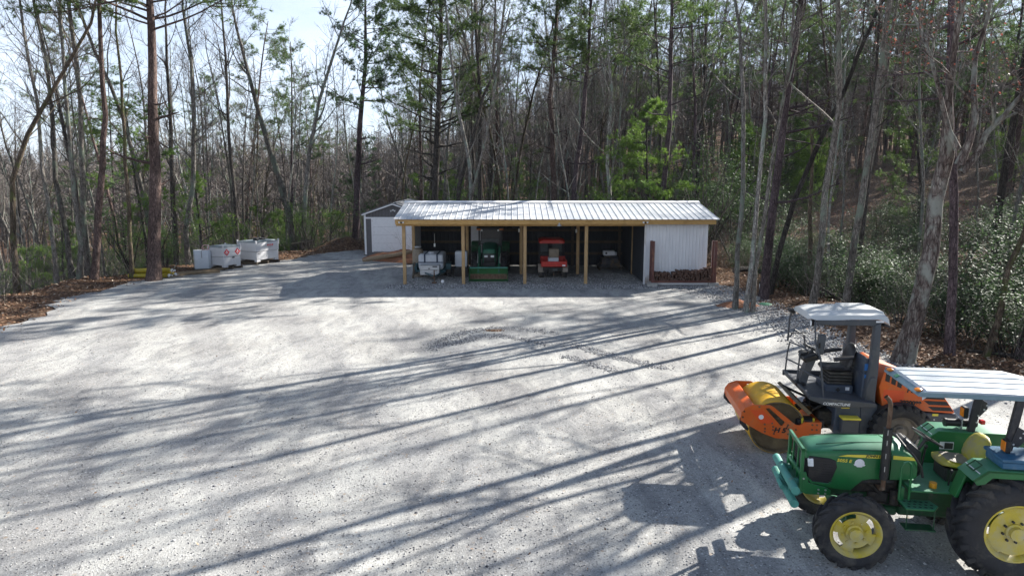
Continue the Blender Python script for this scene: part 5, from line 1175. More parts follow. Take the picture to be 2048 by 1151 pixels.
# roll bar, lamps, canopy
for s in (-1, 1):
    y = s * .53; mb = MB()
    dx = .10 if s > 0 else 0
    mb.prism([(1.71 + dx, 1.05), (1.80 + dx, 1.05), (1.83 + dx, 1.50), (1.93 + dx, 2.31), (1.84 + dx, 2.31), (1.74 + dx, 1.50)], y - .032, y + .032, 'y', .005)
    ro = part(mb, 'roll_bar_post', 'steel_dark')
    mb = MB(); mb.prism([(1.80 + dx, 1.70), (1.87 + dx, 1.95), (1.98 + dx, 1.89), (1.99 + dx, 1.80), (1.90 + dx, 1.68)], y + s * .034, y + s * .044, 'y', .002); part(mb, 'roll_bar_plate', 'steel_dark', ro)
    for x, z in ((1.94, 1.87), (1.91, 1.81), (1.84, 1.72), (1.83, 1.62)):
        mb = MB(); mb.tube([(x + dx, y - .034, z), (x + dx, y - .046, z)], .014, 6); part(mb, 'post_bolt', 'bolt', ro)
    mb = MB(); mb.bx(1.70 + dx, 1.76 + dx, y + s * .04, y + s * .16, 1.64, 1.80, .01); lb = part(mb, 'lamp_housing', 'black')
    mb = MB(); mb.bx(1.688 + dx, 1.699 + dx, y + s * .05, y + s * .15, 1.66, 1.785, .004); part(mb, 'amber_lamp', 'lens_amber', lb)
    mb = MB(); mb.bx(1.93 + dx, 1.99 + dx, y + s * .04, y + s * .12, 1.56, 1.62, .008); part(mb, 'tail_lamp', 'lens_red', lb)
mb = MB(); mb.bx(1.87, 2.00, -.50, .50, 2.25, 2.31, .006); mb.tube([(.85, -.45, 2.30), (1.9, -.5, 2.29)], .02, 6); mb.tube([(.85, .45, 2.30), (1.9, .5, 2.29)], .02, 6); mb.tube([(.95, -.45, 2.30), (.95, .45, 2.30)], .02, 6); part(mb, 'canopy_frame', 'steel_dark')
C0, C1, CW = .73, 2.20, .57
prof = []
ys = [(-CW, -.075), (-CW + .015, -.01), (-CW + .05, .0)]
for c in (-.36, -.12, .12, .36): ys += [(c - .025, .0), (c - .017, -.018), (c + .017, -.018), (c + .025, .0)]
ys += [(CW - .05, 0), (CW - .015, -.01), (CW, -.075)]
def csec(x, z, k=1.0): return [(x, y * k, z + h) for y, h in ys] + [(x, y * k, z + h - .012) for y, h in ys[::-1]]
mb = MB(); mb.loft([csec(C0, 2.325), csec(C0 + .05, 2.37), csec(C0 + .8, 2.375), csec(C1 - .02, 2.37), csec(C1 + .28, 2.33, .62)]); cp = part(mb, 'canopy', 'canopy', ang=25)
for c in (-.36, -.12, .12, .36):
    mb = MB(); mb.bx(C0 + .06, C1, c - .008, c + .008, 2.345, 2.3625); part(mb, 'canopy_groove', 'canopy_edge', cp)
mb = MB(); mb.loft([[(C0 - .045, y, 2.30) for y in (-CW - .005, CW + .005)] + [(C0 - .045, y, 2.285) for y in (CW + .005, -CW - .005)], [(C0 + .02, y, 2.343) for y in (-CW - .005, CW + .005)] + [(C0 + .02, y, 2.325) for y in (CW + .005, -CW - .005)]])
for s in (-1, 1): mb.bx(C0 - .03, C1, s * (CW + .006) - .006, s * (CW + .006) + .006, 2.285, 2.345, .003)
part(mb, 'canopy_rim', 'canopy_edge', cp)
for y in (-.46, .46):
    mb = MB(); mb.sphere((C0 - .01, y, 2.345), .05, 10, (1, 1, .5)); part(mb, 'marker_lamp', 'lens_amber', cp)
mb = MB(); mb.box((C0 - .01, .22, 2.327), (.06, .09, .012), (0, R(-30), 0), .003); part(mb, 'green_patch', 'lid_green', cp)
# ================================================================ orange road roller
MAT['orange'] = M('orange machine paint', (.62, .105, .01), .42, var=.1, scale=3, dirt=(.38, .17, .08), dirt_amt=.4, coat=.05)
MAT['orange_deep'] = M('deep orange panel', (.68, .075, .012), .4, var=.08)
MAT['drum_yellow'] = M('yellow drum steel', (.62, .34, .005), .4, 0, var=.12, scale=3, dirt=(.50, .29, .05), dirt_amt=.2)
MAT['drum_worn'] = M('worn muddy drum side', (.13, .10, .06), .8, var=.4, scale=5, dirt=(.24, .19, .10), dirt_amt=.4)
MAT['cab_grey'] = M('slate grey cab paint', (.060, .066, .078), .5, var=.15, scale=3, dirt=(.14, .135, .13), dirt_amt=.3)
MAT['cab_blue'] = M('blue grey box paint', (.05, .065, .095), .5, var=.2, dirt=(.15, .15, .15), dirt_amt=.3)  # blue grey of the rear frame, seat box and bulkhead
MAT['seat_black'] = M('black seat vinyl', (.018, .018, .022), .38, var=.3, dirt=(.12, .12, .12), dirt_amt=.25)
MAT['bellows'] = M('dusty rubber bellows', (.055, .05, .045), .8, var=.4, dirt=(.17, .145, .11), dirt_amt=.5)
MAT['rim_dirty'] = M('dirty grey rim', (.15, .13, .11), .8, var=.3, scale=5, dirt=(.30, .25, .18), dirt_amt=.5)
MAT['canopy_white'] = M('white canopy shell', (.54, .55, .54), .35, var=.05, dirt=(.45, .44, .40), dirt_amt=.12)
RO = thing('road_roller', (4.9, 12.5, 0), 'orange single-drum road roller with white canopy and yellow drum, parked behind the green tractor', 'road roller', R(-6))
def rp(mb, name, mat, parent=None, **k): return mb.build(name, mat, parent or RO, **k)
OUT = [(-.68, .66), (-.67, .80), (-.60, .90), (-.46, .955), (-.16, .955), (-.10, .92), (.24, .65), (.30, .605), (.37, .60), (.44, .66), (.74, .67), (.74, .46), (.22, .33), (-.05, .345), (-.28, .43), (-.52, .56)]
def plate(y0, y1):
    bm = bmesh.new(); slot = [(-.25, .895), (-.19, .91), (.10, .655), (.095, .625), (.06, .58), (.03, .585)]
    V0 = [bm.verts.new((u, y0, v)) for u, v in OUT]; S0 = [bm.verts.new((u, y0, v)) for u, v in slot]
    es = [bm.edges.new((V0[i], V0[(i + 1) % len(V0)])) for i in range(len(V0))] + [bm.edges.new((S0[i], S0[(i + 1) % len(S0)])) for i in range(len(S0))]
    bmesh.ops.triangle_fill(bm, edges=es, use_beauty=True)
    bmesh.ops.solidify(bm, geom=bm.faces[:], thickness=(y1 - y0)); mb = MB(); mb.frombm(bm); return mb
for s in (-1, 1): rp(plate(s * .735, s * .735 + .028), 'drum_frame', 'orange', smooth=False)
mb = MB(); mb.prism([(-.665, .66), (-.665, .80), (-.60, .895), (-.455, .94), (-.43, .935), (-.44, .90), (-.57, .86), (-.62, .79), (-.62, .66)], -.70, .735, 'x' if False else 'y', .004); rp(mb, 'front_beam', 'orange')
mb = MB(); mb.bx(.66, .74, -.70, .735, .46, .66, .006); mb.bx(.60, .66, -.70, -.45, .50, .62); rp(mb, 'rear_beam', 'orange')
for s in (-1, 1):
    mb = MB(); mb.prism([(-.69, .60), (-.69, .70), (-.62, .66), (-.52, .50), (-.54, .46), (-.60, .50)], s * .72 - .012, s * .72 + .012, 'y', .003); rp(mb, 'tow_eye', 'steel_dark')
y = -.738
mb = MB(); mb.prism([(-.52, .86), (-.29, .87), (-.06, .62), (-.32, .62)], y - .0025, y - .0005, 'y'); rp(mb, 'red_panel', 'orange_deep')
mb = MB(); mb.lathe([(0, 0), (.045, 0)], (-.32, y - .004, .735), 'y', 16); rp(mb, 'round_sticker', 'decal_white')
for x, z in [(-.36, .925), (-.24, .52), (-.24, .465), (-.10, .56), (-.10, .50), (-.08, .43), (-.25, .60), (-.12, .625), (.16, .60), (.17, .52), (.17, .43), (.30, .52), (.58, .62), (.66, .62), (.58, .53), (.66, .53), (-.62, .83), (-.64, .72)]:
    mb = MB(); mb.tube([(x, y, z), (x, y - .006, z)], .018, 10); rp(mb, 'frame_bolt', 'rust')
def rtext(name, s, size, mat, x, z, yy, rot=0.0, sx=1.1, sh=.2, bold=.002): return text(name, s, size, mat, RO, (x, yy, z), (R(90), R(-rot), 0), sx, .0008, sh, bold)
rtext('frame_lettering', 'H 5', .125, 'sign_black', .02, .495, y - .003, -2, bold=.006); rtext('frame_lettering', 'i', .09, 'sign_black', .135, .555, y - .003, -2, bold=.004)
mb = MB(); mb.box((-.653, .0, .74), (.05, .0, .0) if False else (.012, .12, .12), (0, 0, 0), .003); rp(mb, 'name_plate', 'steel')
# drum
mb = MB(); n = 64; mb.lathe([(.49, -.62), (.50, -.61), (.50, .61), (.49, .62)], (0, 0, .50), 'y', n); dr_ = rp(mb, 'drum', 'drum_yellow', ang=20)
mb = MB()
for s in (-1, 1): mb = MB(); mb.lathe([(.49, s * .62), (.465, s * .618), (.455, s * .50), (.20, s * .48), (.18, s * .56), (0, s * .57)], (0, 0, .50), 'y', 40); rp(mb, 'drum_side', 'drum_worn', dr_)
mb = MB(); mb.prism([(.30, .98), (.36, 1.01), (.60, .80), (.54, .76)], -.62, .62, 'y', .004); rp(mb, 'scraper', 'drum_worn')
mb = MB()
for q in range(3): mb.tube([(.10 + .0 * q, -.45 + q * .02, 1.11)] if False else [(.34, .30 + q * .05, 1.0), (.45, .25 + q * .05, .96), (.62, .15 + q * .04, .90), (.80, .05, .86)], .018, 6)
for q in range(3): mb.tube([(.42, -.30 + q * .09, .72), (.60, -.34 + q * .09, .86), (.80, -.28 + q * .06, .80), (1.0, -.2, .70)], .020, 6)
mb.tube([(.9, -.45, .95), (.7, -.4, .80), (.75, -.2, .66)], .024, 6); mb.tube([(.95, .1, .98), (.72, .15, .86), (.7, .0, .66)], .024, 6); rp(mb, 'hydraulic_hose', 'black')
mb = MB(); mb.bx(.36, .84, -.60, -.34, .50, .66, .03, 2); mb.bx(.40, .60, -.62, -.58, .56, .62, .01); vb = rp(mb, 'vibration_motor', 'steel_dark')
for x in (.44, .64):
    mb = MB(); mb.bx(x - .015, x + .015, -.625, -.59, .50, .70, .004); rp(mb, 'motor_clamp', 'decal_yellow', vb)
mb = MB(); mb.bx(.70, 1.15, -.26, .26, .38, .82, .04); mb.tube([(.92, 0, .30), (.92, 0, .95)], .09, 12); mb.tube([(.6, .38, .6), (1.2, .34, .58)], .04, 8); mb.bx(.75, 1.0, -.52, -.30, .55, .80, .02); rp(mb, 'articulation_joint', 'engine')
mb = MB(); mb.bx(.98, 1.42, -.66, .66, .44, .98, .02); mb.bx(1.42, 1.72, -.62, .62, .44, 1.0, .02); mb.bx(1.72, 2.95, -.42, .42, .42, .90, .02); rp(mb, 'rear_frame', 'cab_blue')
mb = MB(); mb.bx(1.06, 1.36, -.80, -.665, .50, .76, .012); mb.bx(1.10, 1.32, -.805, -.799, .52, .72, .002); stp = rp(mb, 'side_step', 'cab_grey')
mb = MB(); mb.bx(1.05, 1.37, -.84, -.66, .765, .80, .008); rp(mb, 'step_tread', 'decal_yellow', stp)
# deck
mb = MB(); mb.prism([(.45, 1.17), (1.62, 1.07), (1.62, 1.0), (.95, .97), (.76, 1.0), (.48, 1.10)], -.78, .78, 'y', .008); dk = rp(mb, 'deck', 'cab_grey')
mb = MB(); mb.bx(.45, .51, -.78, .78, 1.165, 1.21, .01); mb.bx(.44, 1.50, .74, .78, 1.10, 1.21, .006); rp(mb, 'deck_lip', 'cab_grey', dk)
rtext('deck_lettering', 'COMPACTLINE', .068, 'white', .95, 1.035, -.784, -1, 1.0, .1, .0015)
mb = MB(); mb.bx(1.08, 1.22, -.668, -.663, .925, .955); rp(mb, 'maker_plate', 'decal_yellow')
# hand rails round the deck
def rail(pts, r=.016): mb = MB(); mb.tube(pts, r, 7); rp(mb, 'hand_rail', 'cab_grey')
rail([(.47, .70, 1.19), (.49, .70, 1.60), (.52, .68, 1.80), (.64, .30, 1.80), (.72, .05, 1.76)]); rail([(.47, .70, 1.46), (.62, .15, 1.46)])
rail([(.48, -.02, 1.16), (.50, .0, 1.50), (.53, .05, 1.76)]); rail([(.50, -.02, 1.46), (.68, -.72, 1.46)])
rail([(.74, -.74, 1.10), (.64, -.72, 1.85), (.57, -.62, 2.10), (.56, -.54, 2.48)]); rail([(.86, .68, 1.18), (.84, .70, 1.60), (.78, .70, 1.95), (.60, .68, 2.05), (.50, .66, 1.90)]); rail([(.45, .60, 1.84), (.46, .60, 2.30), (.50, .58, 2.50)], .02); rail([(.50, .60, 2.0), (.80, .66, 2.0)], .013)
mb = MB(); mb.box((.66, -.62, 2.08), (.12, .10, .36), (0, R(4), 0), .012); sb = rp(mb, 'side_mirror_box', 'cab_grey'); mb = MB(); mb.bx(.60, .64, -.68, -.672, 2.02, 2.12, .004); rp(mb, 'socket', 'black', sb)
# steering column and console
mb = MB(); mb.loft([[(x + a, y_, z) for a, y_ in ((-.07, -.09), (.07, -.09), (.07, .09), (-.07, .09))] for x, z in ((.56, 1.14), (.60, 1.34), (.70, 1.62), (.72, 1.68))]); rp(mb, 'steering_column', 'cab_grey')
mb = MB(); mb.box((.66, 0, 1.70), (.26, .36, .10), (0, R(-20), 0), .02); mb.lathe([(.0, .04), (.09, .035), (.10, 0), (0, 0)], (.60, .08, 1.74), 'z', 14); cs_ = rp(mb, 'console', 'black')
mb = MB(); c0 = Vector((.74, 0, 1.84)); n0 = Vector((.45, 0, .9)).normalized(); a_, b_ = frame(n0); mb.tube([c0 + (a_ * math.cos(t) + b_ * math.sin(t)) * .19 for t in [i * 2 * math.pi / 24 for i in range(24)]], .014, 6, closed=True)
for t in (0, 2.1, 4.2): mb.tube([c0, c0 + (a_ * math.cos(t) + b_ * math.sin(t)) * .19], .009, 5)
mb.tube([c0, c0 - n0 * .12], .025, 8); rp(mb, 'steering_wheel', 'black')
mb = MB(); mb.tube([(.52, .03, 1.15), (.56, .02, 1.24)], .07, 8); mb.bx(.42, .60, -.16, .14, 1.16, 1.22, .02); rp(mb, 'pedal_box', 'black')
# seat
mb = MB(); 
for i in range(4): mb.bx(.96 + .01 * i, 1.40, -.24, .24, 1.235 + i * .06, 1.283 + i * .06, .022, 2)
rp(mb, 'seat_bellows', 'bellows')
mb = MB(); mb.bx(.92, 1.40, -.30, .26, 1.08, 1.235, .015); sbx = rp(mb, 'seat_box', 'cab_blue'); mb = MB(); mb.bx(1.09, 1.17, -.306, -.3015, 1.14, 1.17); mb.bx(1.115, 1.145, -.306, -.3015, 1.115, 1.195); rp(mb, 'cross_mark', 'black', sbx); mb = MB(); mb.bx(1.26, 1.33, -.306, -.3015, 1.15, 1.21); rp(mb, 'sticker', 'decal_white', sbx)
pad([[(x + h * .0, w_ * math.cos(a), z + h * math.sin(a)) for a in [2 * math.pi * i / 14 for i in range(14)]] for x, z, w_, h in ((.90, 1.51, .18, .03), (.95, 1.52, .25, .045), (1.10, 1.51, .26, .045), (1.30, 1.51, .26, .05), (1.38, 1.52, .24, .05))]).build('seat_cushion', 'seat_black', RO, ang=60)
pad([oz(z, x, w_, h) for z, x, w_, h in ((1.54, 1.32, .20, .05), (1.62, 1.36, .25, .07), (1.76, 1.39, .24, .07), (1.90, 1.42, .19, .06), (1.96, 1.44, .11, .04))]).build('seat_back', 'seat_black', RO, ang=60)
for s in (-1, 1):
    mb = MB(); mb.tube([(1.02, s * .30, 1.72), (1.18, s * .31, 1.75), (1.36, s * .30, 1.77)], [.035, .042, .03], 8); rp(mb, 'arm_rest', 'seat_black')
mb = MB(); mb.box((.78, .22, 1.62), (.34, .12, .09), (0, R(-4), 0), .02); mb.sphere((.70, .22, 1.72), .06, 8); rp(mb, 'side_console', 'cab_grey')
mb = MB(); mb.bx(1.46, 1.58, -.53, .53, 1.06, 1.552, .02); mb.prism([(1.46, 1.86), (1.62, 1.74), (1.62, 1.55), (1.46, 1.55)], -.52, .52, 'y', .01); rp(mb, 'rear_bulkhead', 'cab_blue')
MAT['blue_label'] = M('blue label', (.02, .14, .42), .5)
mb = MB(); mb.bx(1.47, 1.53, -.536, -.531, 1.60, 1.72); mb.bx(1.48, 1.52, -.5365, -.531, 1.46, 1.52); rp(mb, 'blue_sticker', 'blue_label')
# roll-over posts
for s in (-1, 1):
    mb = MB(); mb.prism([(1.46, 1.0), (1.48, 1.22), (1.54, 1.80), (1.56, 2.44), (1.66, 2.50), (1.68, 1.85), (1.68, 1.55), (1.66, 1.0)], s * .55 - .07, s * .55 + .07, 'y', .02, 2); ps = rp(mb, 'canopy_post', 'cab_grey')
    mb = MB(); mb.prism([(.58, 2.42), (.58, 2.51), (1.62, 2.52), (1.62, 2.43)], s * .55 - .03, s * .62 + .03, 'y', .008); rp(mb, 'canopy_beam', 'cab_grey')
mb = MB(); mb.bx(1.56, 1.66, -.48, .48, 2.38, 2.48, .01); rp(mb, 'canopy_crossbar', 'cab_grey')
mb = MB(); mb.prism([(1.49, 1.30), (1.55, 1.50), (1.64, 1.50), (1.66, 1.0), (1.49, 1.0)], -.645, -.622, 'y', .01); rp(mb, 'post_cover', 'cab_grey')
# canopy shell
def cs2(x, z, w_, d, k): return [(x, -w_, z - d), (x, -w_ + .05, z - .02), (x, -w_ * .62, z + .0), (x, -w_ * .56, z + k), (x, w_ * .56, z + k), (x, w_ * .62, z), (x, w_ - .05, z - .02), (x, w_, z - d), (x, w_ * .9, z - d), (x, -w_ * .9, z - d)]
mb = MB(); mb.loft([cs2(.47, 2.52, .42, .03, .005), cs2(.50, 2.575, .50, .06, .02), cs2(.64, 2.60, .55, .11, .03), cs2(1.18, 2.615, .56, .09, .03), cs2(1.19, 2.615, .56, .09, .055), cs2(1.66, 2.615, .56, .08, .055), cs2(1.80, 2.59, .54, .12, .04), cs2(1.85, 2.54, .50, .12, .02)]); cn = rp(mb, 'canopy', 'canopy_white', ang=22)
mb = MB(); mb.lathe([(0, .02), (.05, .02), (.065, -.03), (0, -.05)], (.56, -.46, 2.43), 'x', 14); wl_ = rp(mb, 'work_lamp', 'black'); mb = MB(); mb.lathe([(0, -.053), (.055, -.045)], (.56, -.46, 2.43), 'x', 14); rp(mb, 'lamp_glass', 'lens_clear', wl_)
mb = MB(); mb.lathe([(0, .02), (.05, .02), (.065, -.03), (0, -.05)], (.50, .50, 2.46), 'x', 14); rp(mb, 'work_lamp', 'black')
mb = MB(); mb.box((.43, .45, 2.48), (.10, .14, .06), (0, R(10), 0), .01); rp(mb, 'front_lamp', 'black'); mb = MB(); mb.box((1.78, -.52, 2.42), (.12, .08, .05), (0, R(15), 0), .01); rp(mb, 'rear_lamp', 'black')
mb = MB(); mb.bx(1.55, 1.68, -.653, -.650, 2.50, 2.53); rp(mb, 'worn_label', 'decal_white')
# engine hood
H_ = [(1.80, 1.64), (1.72, 1.32), (1.80, .96), (1.86, .93), (3.02, .87), (3.03, .90), (2.80, 1.22), (2.70, 1.30), (1.86, 1.66)]
mb = MB(); mb.prism(H_, -.60, .60, 'y', .03, 3); hd = rp(mb, 'engine_hood', 'orange', ang=30)
mb = MB(); mb.prism([(1.80, 1.28), (2.16, 1.26), (2.15, 1.10), (2.06, .99), (1.80, 1.08)], -.6045, -.6015, 'y'); rp(mb, 'hood_panel', 'orange_deep', hd)
y = -.604
for i in range(3):
    mb = MB(); x = 1.82 + i * .105; z = 1.585 - i * .05; mb.prism([(x, z), (x + .075, z - .035), (x + .065, z - .175), (x - .01, z - .145)], y - .002, y + .001, 'y'); vt = rp(mb, 'air_vent', 'black', hd)
for i in range(3):
    z = 1.20 - i * .105; x0 = 2.42 + i * .075; x1 = 2.80 + i * .075
    mb = MB(); mb.prism([(x0, z), (x1 - .0, z - .005), (x1 + .055, z - .075), (x0 + .09, z - .07)], y - .002, y + .001, 'y'); rp(mb, 'air_vent', 'black', hd)
    for k in range(5):
        xx = x0 + .10 + k * .06; mb = MB(); mb.box((xx, y - .003, z - .038), (.004, .002, .06), (0, R(-15), 0)); rp(mb, 'vent_mesh', 'steel_dark', hd)
rtext('hood_lettering', 'HAMM', .13, 'sign_black', 2.40, 1.275, y - .003, -1, 1.1, .1, .004)
rtext('fleet_number', '2220088', .105, 'sign_black', 2.27, 1.045, y - .004, -3, 1.0, .0, .005)
mb = MB(); mb.bx(2.40, 3.08, -.60, .60, .50, .865, .02); cw = rp(mb, 'counterweight', 'cab_grey'); mb = MB(); mb.bx(2.66, 2.76, -.606, -.601, .82, .86); rp(mb, 'yellow_sticker', 'decal_yellow', cw)
for x, z in ((2.95, .78), (2.95, .70), (2.70, .75), (2.84, .76)):
    mb = MB(); mb.tube([(x, -.598, z), (x, -.607, z)], .014, 8); rp(mb, 'weight_bolt', 'black' if x > 2.9 else 'bolt', cw)
mb = MB(); mb.lathe([(.545, -.72), (.56, -.72), (.56, -.50), (.545, -.50)], (2.10, 0, .50), 'y', 24, R(5), R(140)); rp(mb, 'mud_guard', 'steel_dark')
for s in (-1, 1):
    wh = bpy.data.objects.new('rear_wheel', None); COL.objects.link(wh); wh.parent = RO; wh.location = (2.10, s * .60, .52)
    tyre(.52, .30, .40, wh, (0, 0, 0), lugs=22, blocks=True); o, y1 = rim(.30, .36, wh, (0, 0, 0), 'rim_dirty', s, 0, .10, .05)
    if s < 0: rim_bolts(wh, (0, 0, 0), y1, s, 8, .17, 'rim_dirty')
# ================================================================ what stands inside the shed
# trailer with white water tank
TL = thing('tank_trailer', (-4.0, 33.6, 0), 'dark trailer carrying a strapped white tank, in the leftmost shed bay', 'trailer')
def q_(mb, n, m, p=None, **k): return mb.build(n, m, p or TL, **k)
MAT['poly'] = M('white poly tank', (.48, .51, .55), .5, var=.08)
MAT['teal_dark'] = M('dark teal trailer paint', (.02, .07, .085), .5, var=.2)
MAT['strap'] = M('dark blue strap', (.02, .035, .07), .7)
MAT['alu'] = M('checker plate aluminium', (.50, .51, .52), .4, .5, var=.1, dirt=(.25, .2, .15), dirt_amt=.2)
mb = MB(); mb.bx(-.60, .62, -.35, 1.3, .46, 1.20, .10, 3); mb.tube([(.0, .2, 1.19), (.0, .2, 1.28)], .16, 16); q_(mb, 'water_tank', 'poly')
mb = MB()
for x in (-.28, .33): mb.bx(x - .04, x + .04, -.358, 1.31, 1.203, 1.21); mb.bx(x - .04, x + .04, -.362, -.352, .80, 1.205)
mb.bx(-.61, .63, -.363, -.353, .79, .84); q_(mb, 'tank_strap', 'strap')
mb = MB(); mb.bx(-.72, .74, -.5, 1.8, .36, .455, .01); mb.bx(-.78, -.66, -.45, 1.7, .46, .62); mb.tube([(-.5, -.45, .40), (.30, -1.75, .34)], .035, 6); mb.tube([(.74, -.45, .40), (.36, -1.75, .34)], .035, 6); q_(mb, 'trailer_frame', 'teal_dark')
mb = MB(); mb.bx(-.44, .48, -.98, -.55, .28, .52, .012); mb.bx(-.46, .50, -1.0, -.53, .525, .75, .015); bxo = q_(mb, 'tool_chest', 'alu'); mb = MB(); mb.bx(.17, .40, -1.008, -1.001, .66, .72); q_(mb, 'maker_label', 'sign_black', bxo)
mb = MB(); mb.bx(-.04, .05, -1.018, -1.002, .58, .62, .003); q_(mb, 'latch', 'black', bxo)
mb = MB(); mb.tube([(.33, -1.72, .05), (.33, -1.72, .62)], .028, 8); mb.tube([(.33, -1.72, .58), (.48, -1.72, .60)], .012, 6); mb.bx(.22, .44, -1.85, -1.62, .0, .06, .01); mb.tube([(.33, -1.75, .34), (.33, -1.98, .34)], .04, 8); mb.tube([(.1, -1.3, .38), (.2, -1.5, .2), (.3, -1.6, .3)], .012, 5); q_(mb, 'jack_stand', 'rust')
for s in (-1, 1):
    tyre(.33, .19, .20, TL, (.0 + s * .84, .55, .33) if False else (.01 + s * .82, .5, .33), lugs=4, blocks=True).name = 'wheel'
    for o in (): pass
    mb = MB(); mb.bx(.01 + s * .82 - .13, .01 + s * .82 + .13, .05, .95, .68, .72, .01); mb.bx(.01 + s * .82 - .13, .01 + s * .82 + .13, .04, .07, .42, .70, .01); q_(mb, 'mud_guard', 'teal_dark')
mb = MB(); mb.lathe([(.16, -.07), (.20, -.06), (.05, -.05), (.05, .05), (.20, .06), (.16, .07)], (.86, -.1, .95), 'x', 18); q_(mb, 'hose_reel', 'black')
# the trailer's wheels turn about x
for o in [c for c in TL.children if c.name.startswith('wheel')]:
    V_ = o.data; cx = sum(v.co.x for v in V_.vertices) / len(V_.vertices); cy = .5
    for v in V_.vertices: dx, dy = v.co.x - cx, v.co.y - cy; v.co.x = cx + dy; v.co.y = cy + dx
mt = thing('metal_drum', (-4.72, 34.1, 0), 'rounded tan tank with a lit cap behind the left side of the trailer', 'drum')
MAT['tan'] = M('tan drum', (.22, .18, .13), .6, var=.2)
mb = MB(); mb.lathe([(0, 0), (.26, 0), (.28, .1), (.28, 1.25), (.22, 1.38), (.08, 1.44), (0, 1.45)], (0, 0, 0), 'z', 18); mb.build('drum_body', 'tan', mt); mb = MB(); mb.lathe([(0, 1.46), (.16, 1.46), (.17, 1.52), (0, 1.53)], (0, 0, 0), 'z', 16); mb.build('cap', 'alu', mt)
ib = thing('water_tote', (-2.55, 34.2, 0), 'pale grey ribbed tote behind the second front post of the shed', 'tote')
mb = MB(); mb.bx(-.30, .30, -.30, .30, .50, 1.28, .05, 2)
for i in range(4): mb.bx(-.31, .31, -.31, .31, .58 + i * .18, .61 + i * .18, .01)
mb.build('tote_body', 'poly', ib); mb = MB(); mb.bx(-.34, .34, -.34, .34, 0, .495, .01); mb.build('base', 'black', ib)
mb = MB(); mb.sphere((0, 0, 0), .085, 14); o = mb.build('ball', 'white', loc=(-3.28, 31.9, .08)); tag(o, 'small white ball on the gravel in front of the trailer hitch', 'ball')
mb = MB(); mb.box((0, 0, 0), (.10, .04, .8), (R(-8), R(6), 0), .01); o = mb.build('board', 'wood_old', loc=(-4.85, 33.4, .40)); tag(o, 'short pale board leaning inside the left shed post', 'board')

# loader tractor, facing the camera (its own front is -y)
MAT['shade_green'] = M('blue green loader paint', (.012, .11, .06), .5, var=.2, dirt=(.06, .10, .07), dirt_amt=.4)
LT = thing('loader_tractor', (-1.13, 34.2, 0), 'green cab tractor with front loader bucket, facing out of the second shed bay', 'tractor')
def l_(mb, n, m, p=None, **k): return mb.build(n, m, p or LT, **k)
mb = MB(); mb.loft([[(x * w_, y, z) for x, z in ((-1, zb), (-1, zt - .12), (-.8, zt), (0, zt + .04), (.8, zt), (1, zt - .12), (1, zb))] for y, w_, zb, zt in ((-.62, .26, .75, 1.28), (-.55, .33, .70, 1.40), (.2, .36, .70, 1.52), (1.1, .38, .72, 1.60))]); l_(mb, 'hood', 'shade_green', ang=50)
mb = MB(); mb.bx(-.27, .27, -.66, -.60, .76, 1.16, .03, 2); gg = l_(mb, 'grille', 'black'); 
for s in (-1, 1):
    mb = MB(); mb.bx(s * .16 - .085, s * .16 + .085, -.675, -.655, 1.03, 1.13, .01); l_(mb, 'headlight', 'lens_clear')
mb = MB(); mb.bx(-.36, .36, -.71, -.68, .76, .79); mb.tube([(-.36, -.70, 1.2), (-.36, -.70, .62)], .018, 6); mb.tube([(.36, -.70, 1.2), (.36, -.70, .62)], .018, 6); mb.tube([(-.36, -.70, 1.2), (.36, -.70, 1.2)], .018, 6); mb.bx(-.3, .3, -.70, -.62, .60, .74); l_(mb, 'brush_guard', 'black')
for s in (-1, 1):
    mb = MB(); mb.prism([(.35, 1.38), (-.45, 1.36), (-1.28, .62), (-1.38, .38), (-1.50, .38), (-1.42, .66), (-.55, 1.50), (.35, 1.52)][::-1], s * .50 - .035, s * .50 + .035, 'x', .01); l_(mb, 'loader_arm', 'shade_green')
    mb = MB(); mb.bx(s * .50 - .05, s * .50 + .05, .22, .42, .55, 1.50, .01); l_(mb, 'loader_mast', 'shade_green')
    mb = MB(); mb.tube([(s * .54, .1, .95), (s * .54, -.65, 1.14)], .035, 8); mb.tube([(s * .54, -.7, 1.22), (s * .54, -1.40, .86)], .03, 8); l_(mb, 'loader_cylinder', 'steel')
mb = MB(); mb.bx(-.50, .50, -1.40, -1.30, .44, .60, .01); l_(mb, 'loader_crossbar', 'shade_green')
MAT['bucket'] = M('bucket green', (.012, .10, .02), .5, var=.2, scale=2, dirt=(.05, .06, .02), dirt_amt=.3)
mb = MB(); mb.prism([(-1.48, .60), (-1.45, .60), (-1.40, .30), (-1.48, .05), (-1.62, .015), (-2.06, .015), (-2.06, .0), (-1.60, 0), (-1.45, .03), (-1.37, .30), (-1.43, .64), (-1.50, .64)][::-1], -.90, .90, 'x', .002)
bk = l_(mb, 'loader_bucket', 'bucket')
for s in (-1, 1):
    mb = MB(); mb.prism([(-2.06, .0), (-1.60, 0), (-1.45, .03), (-1.37, .30), (-1.45, .64), (-1.55, .62)][::-1], s * .915 - .012, s * .915 + .012, 'x', .002); l_(mb, 'bucket_side', 'bucket', bk)
mb = MB(); mb.bx(-.92, .92, -1.52, -1.42, .60, .65, .006); l_(mb, 'bucket_rim', 'teal', bk)
mb = MB(); mb.bx(-.90, .90, -2.08, -2.00, .016, .03, .003); l_(mb, 'bucket_edge', 'steel', bk); mb = MB(); mb.box((0, -1.455, .19), (1.80, .004, .25), (R(-8), 0, 0)); l_(mb, 'bucket_worn_face', 'rust', bk)
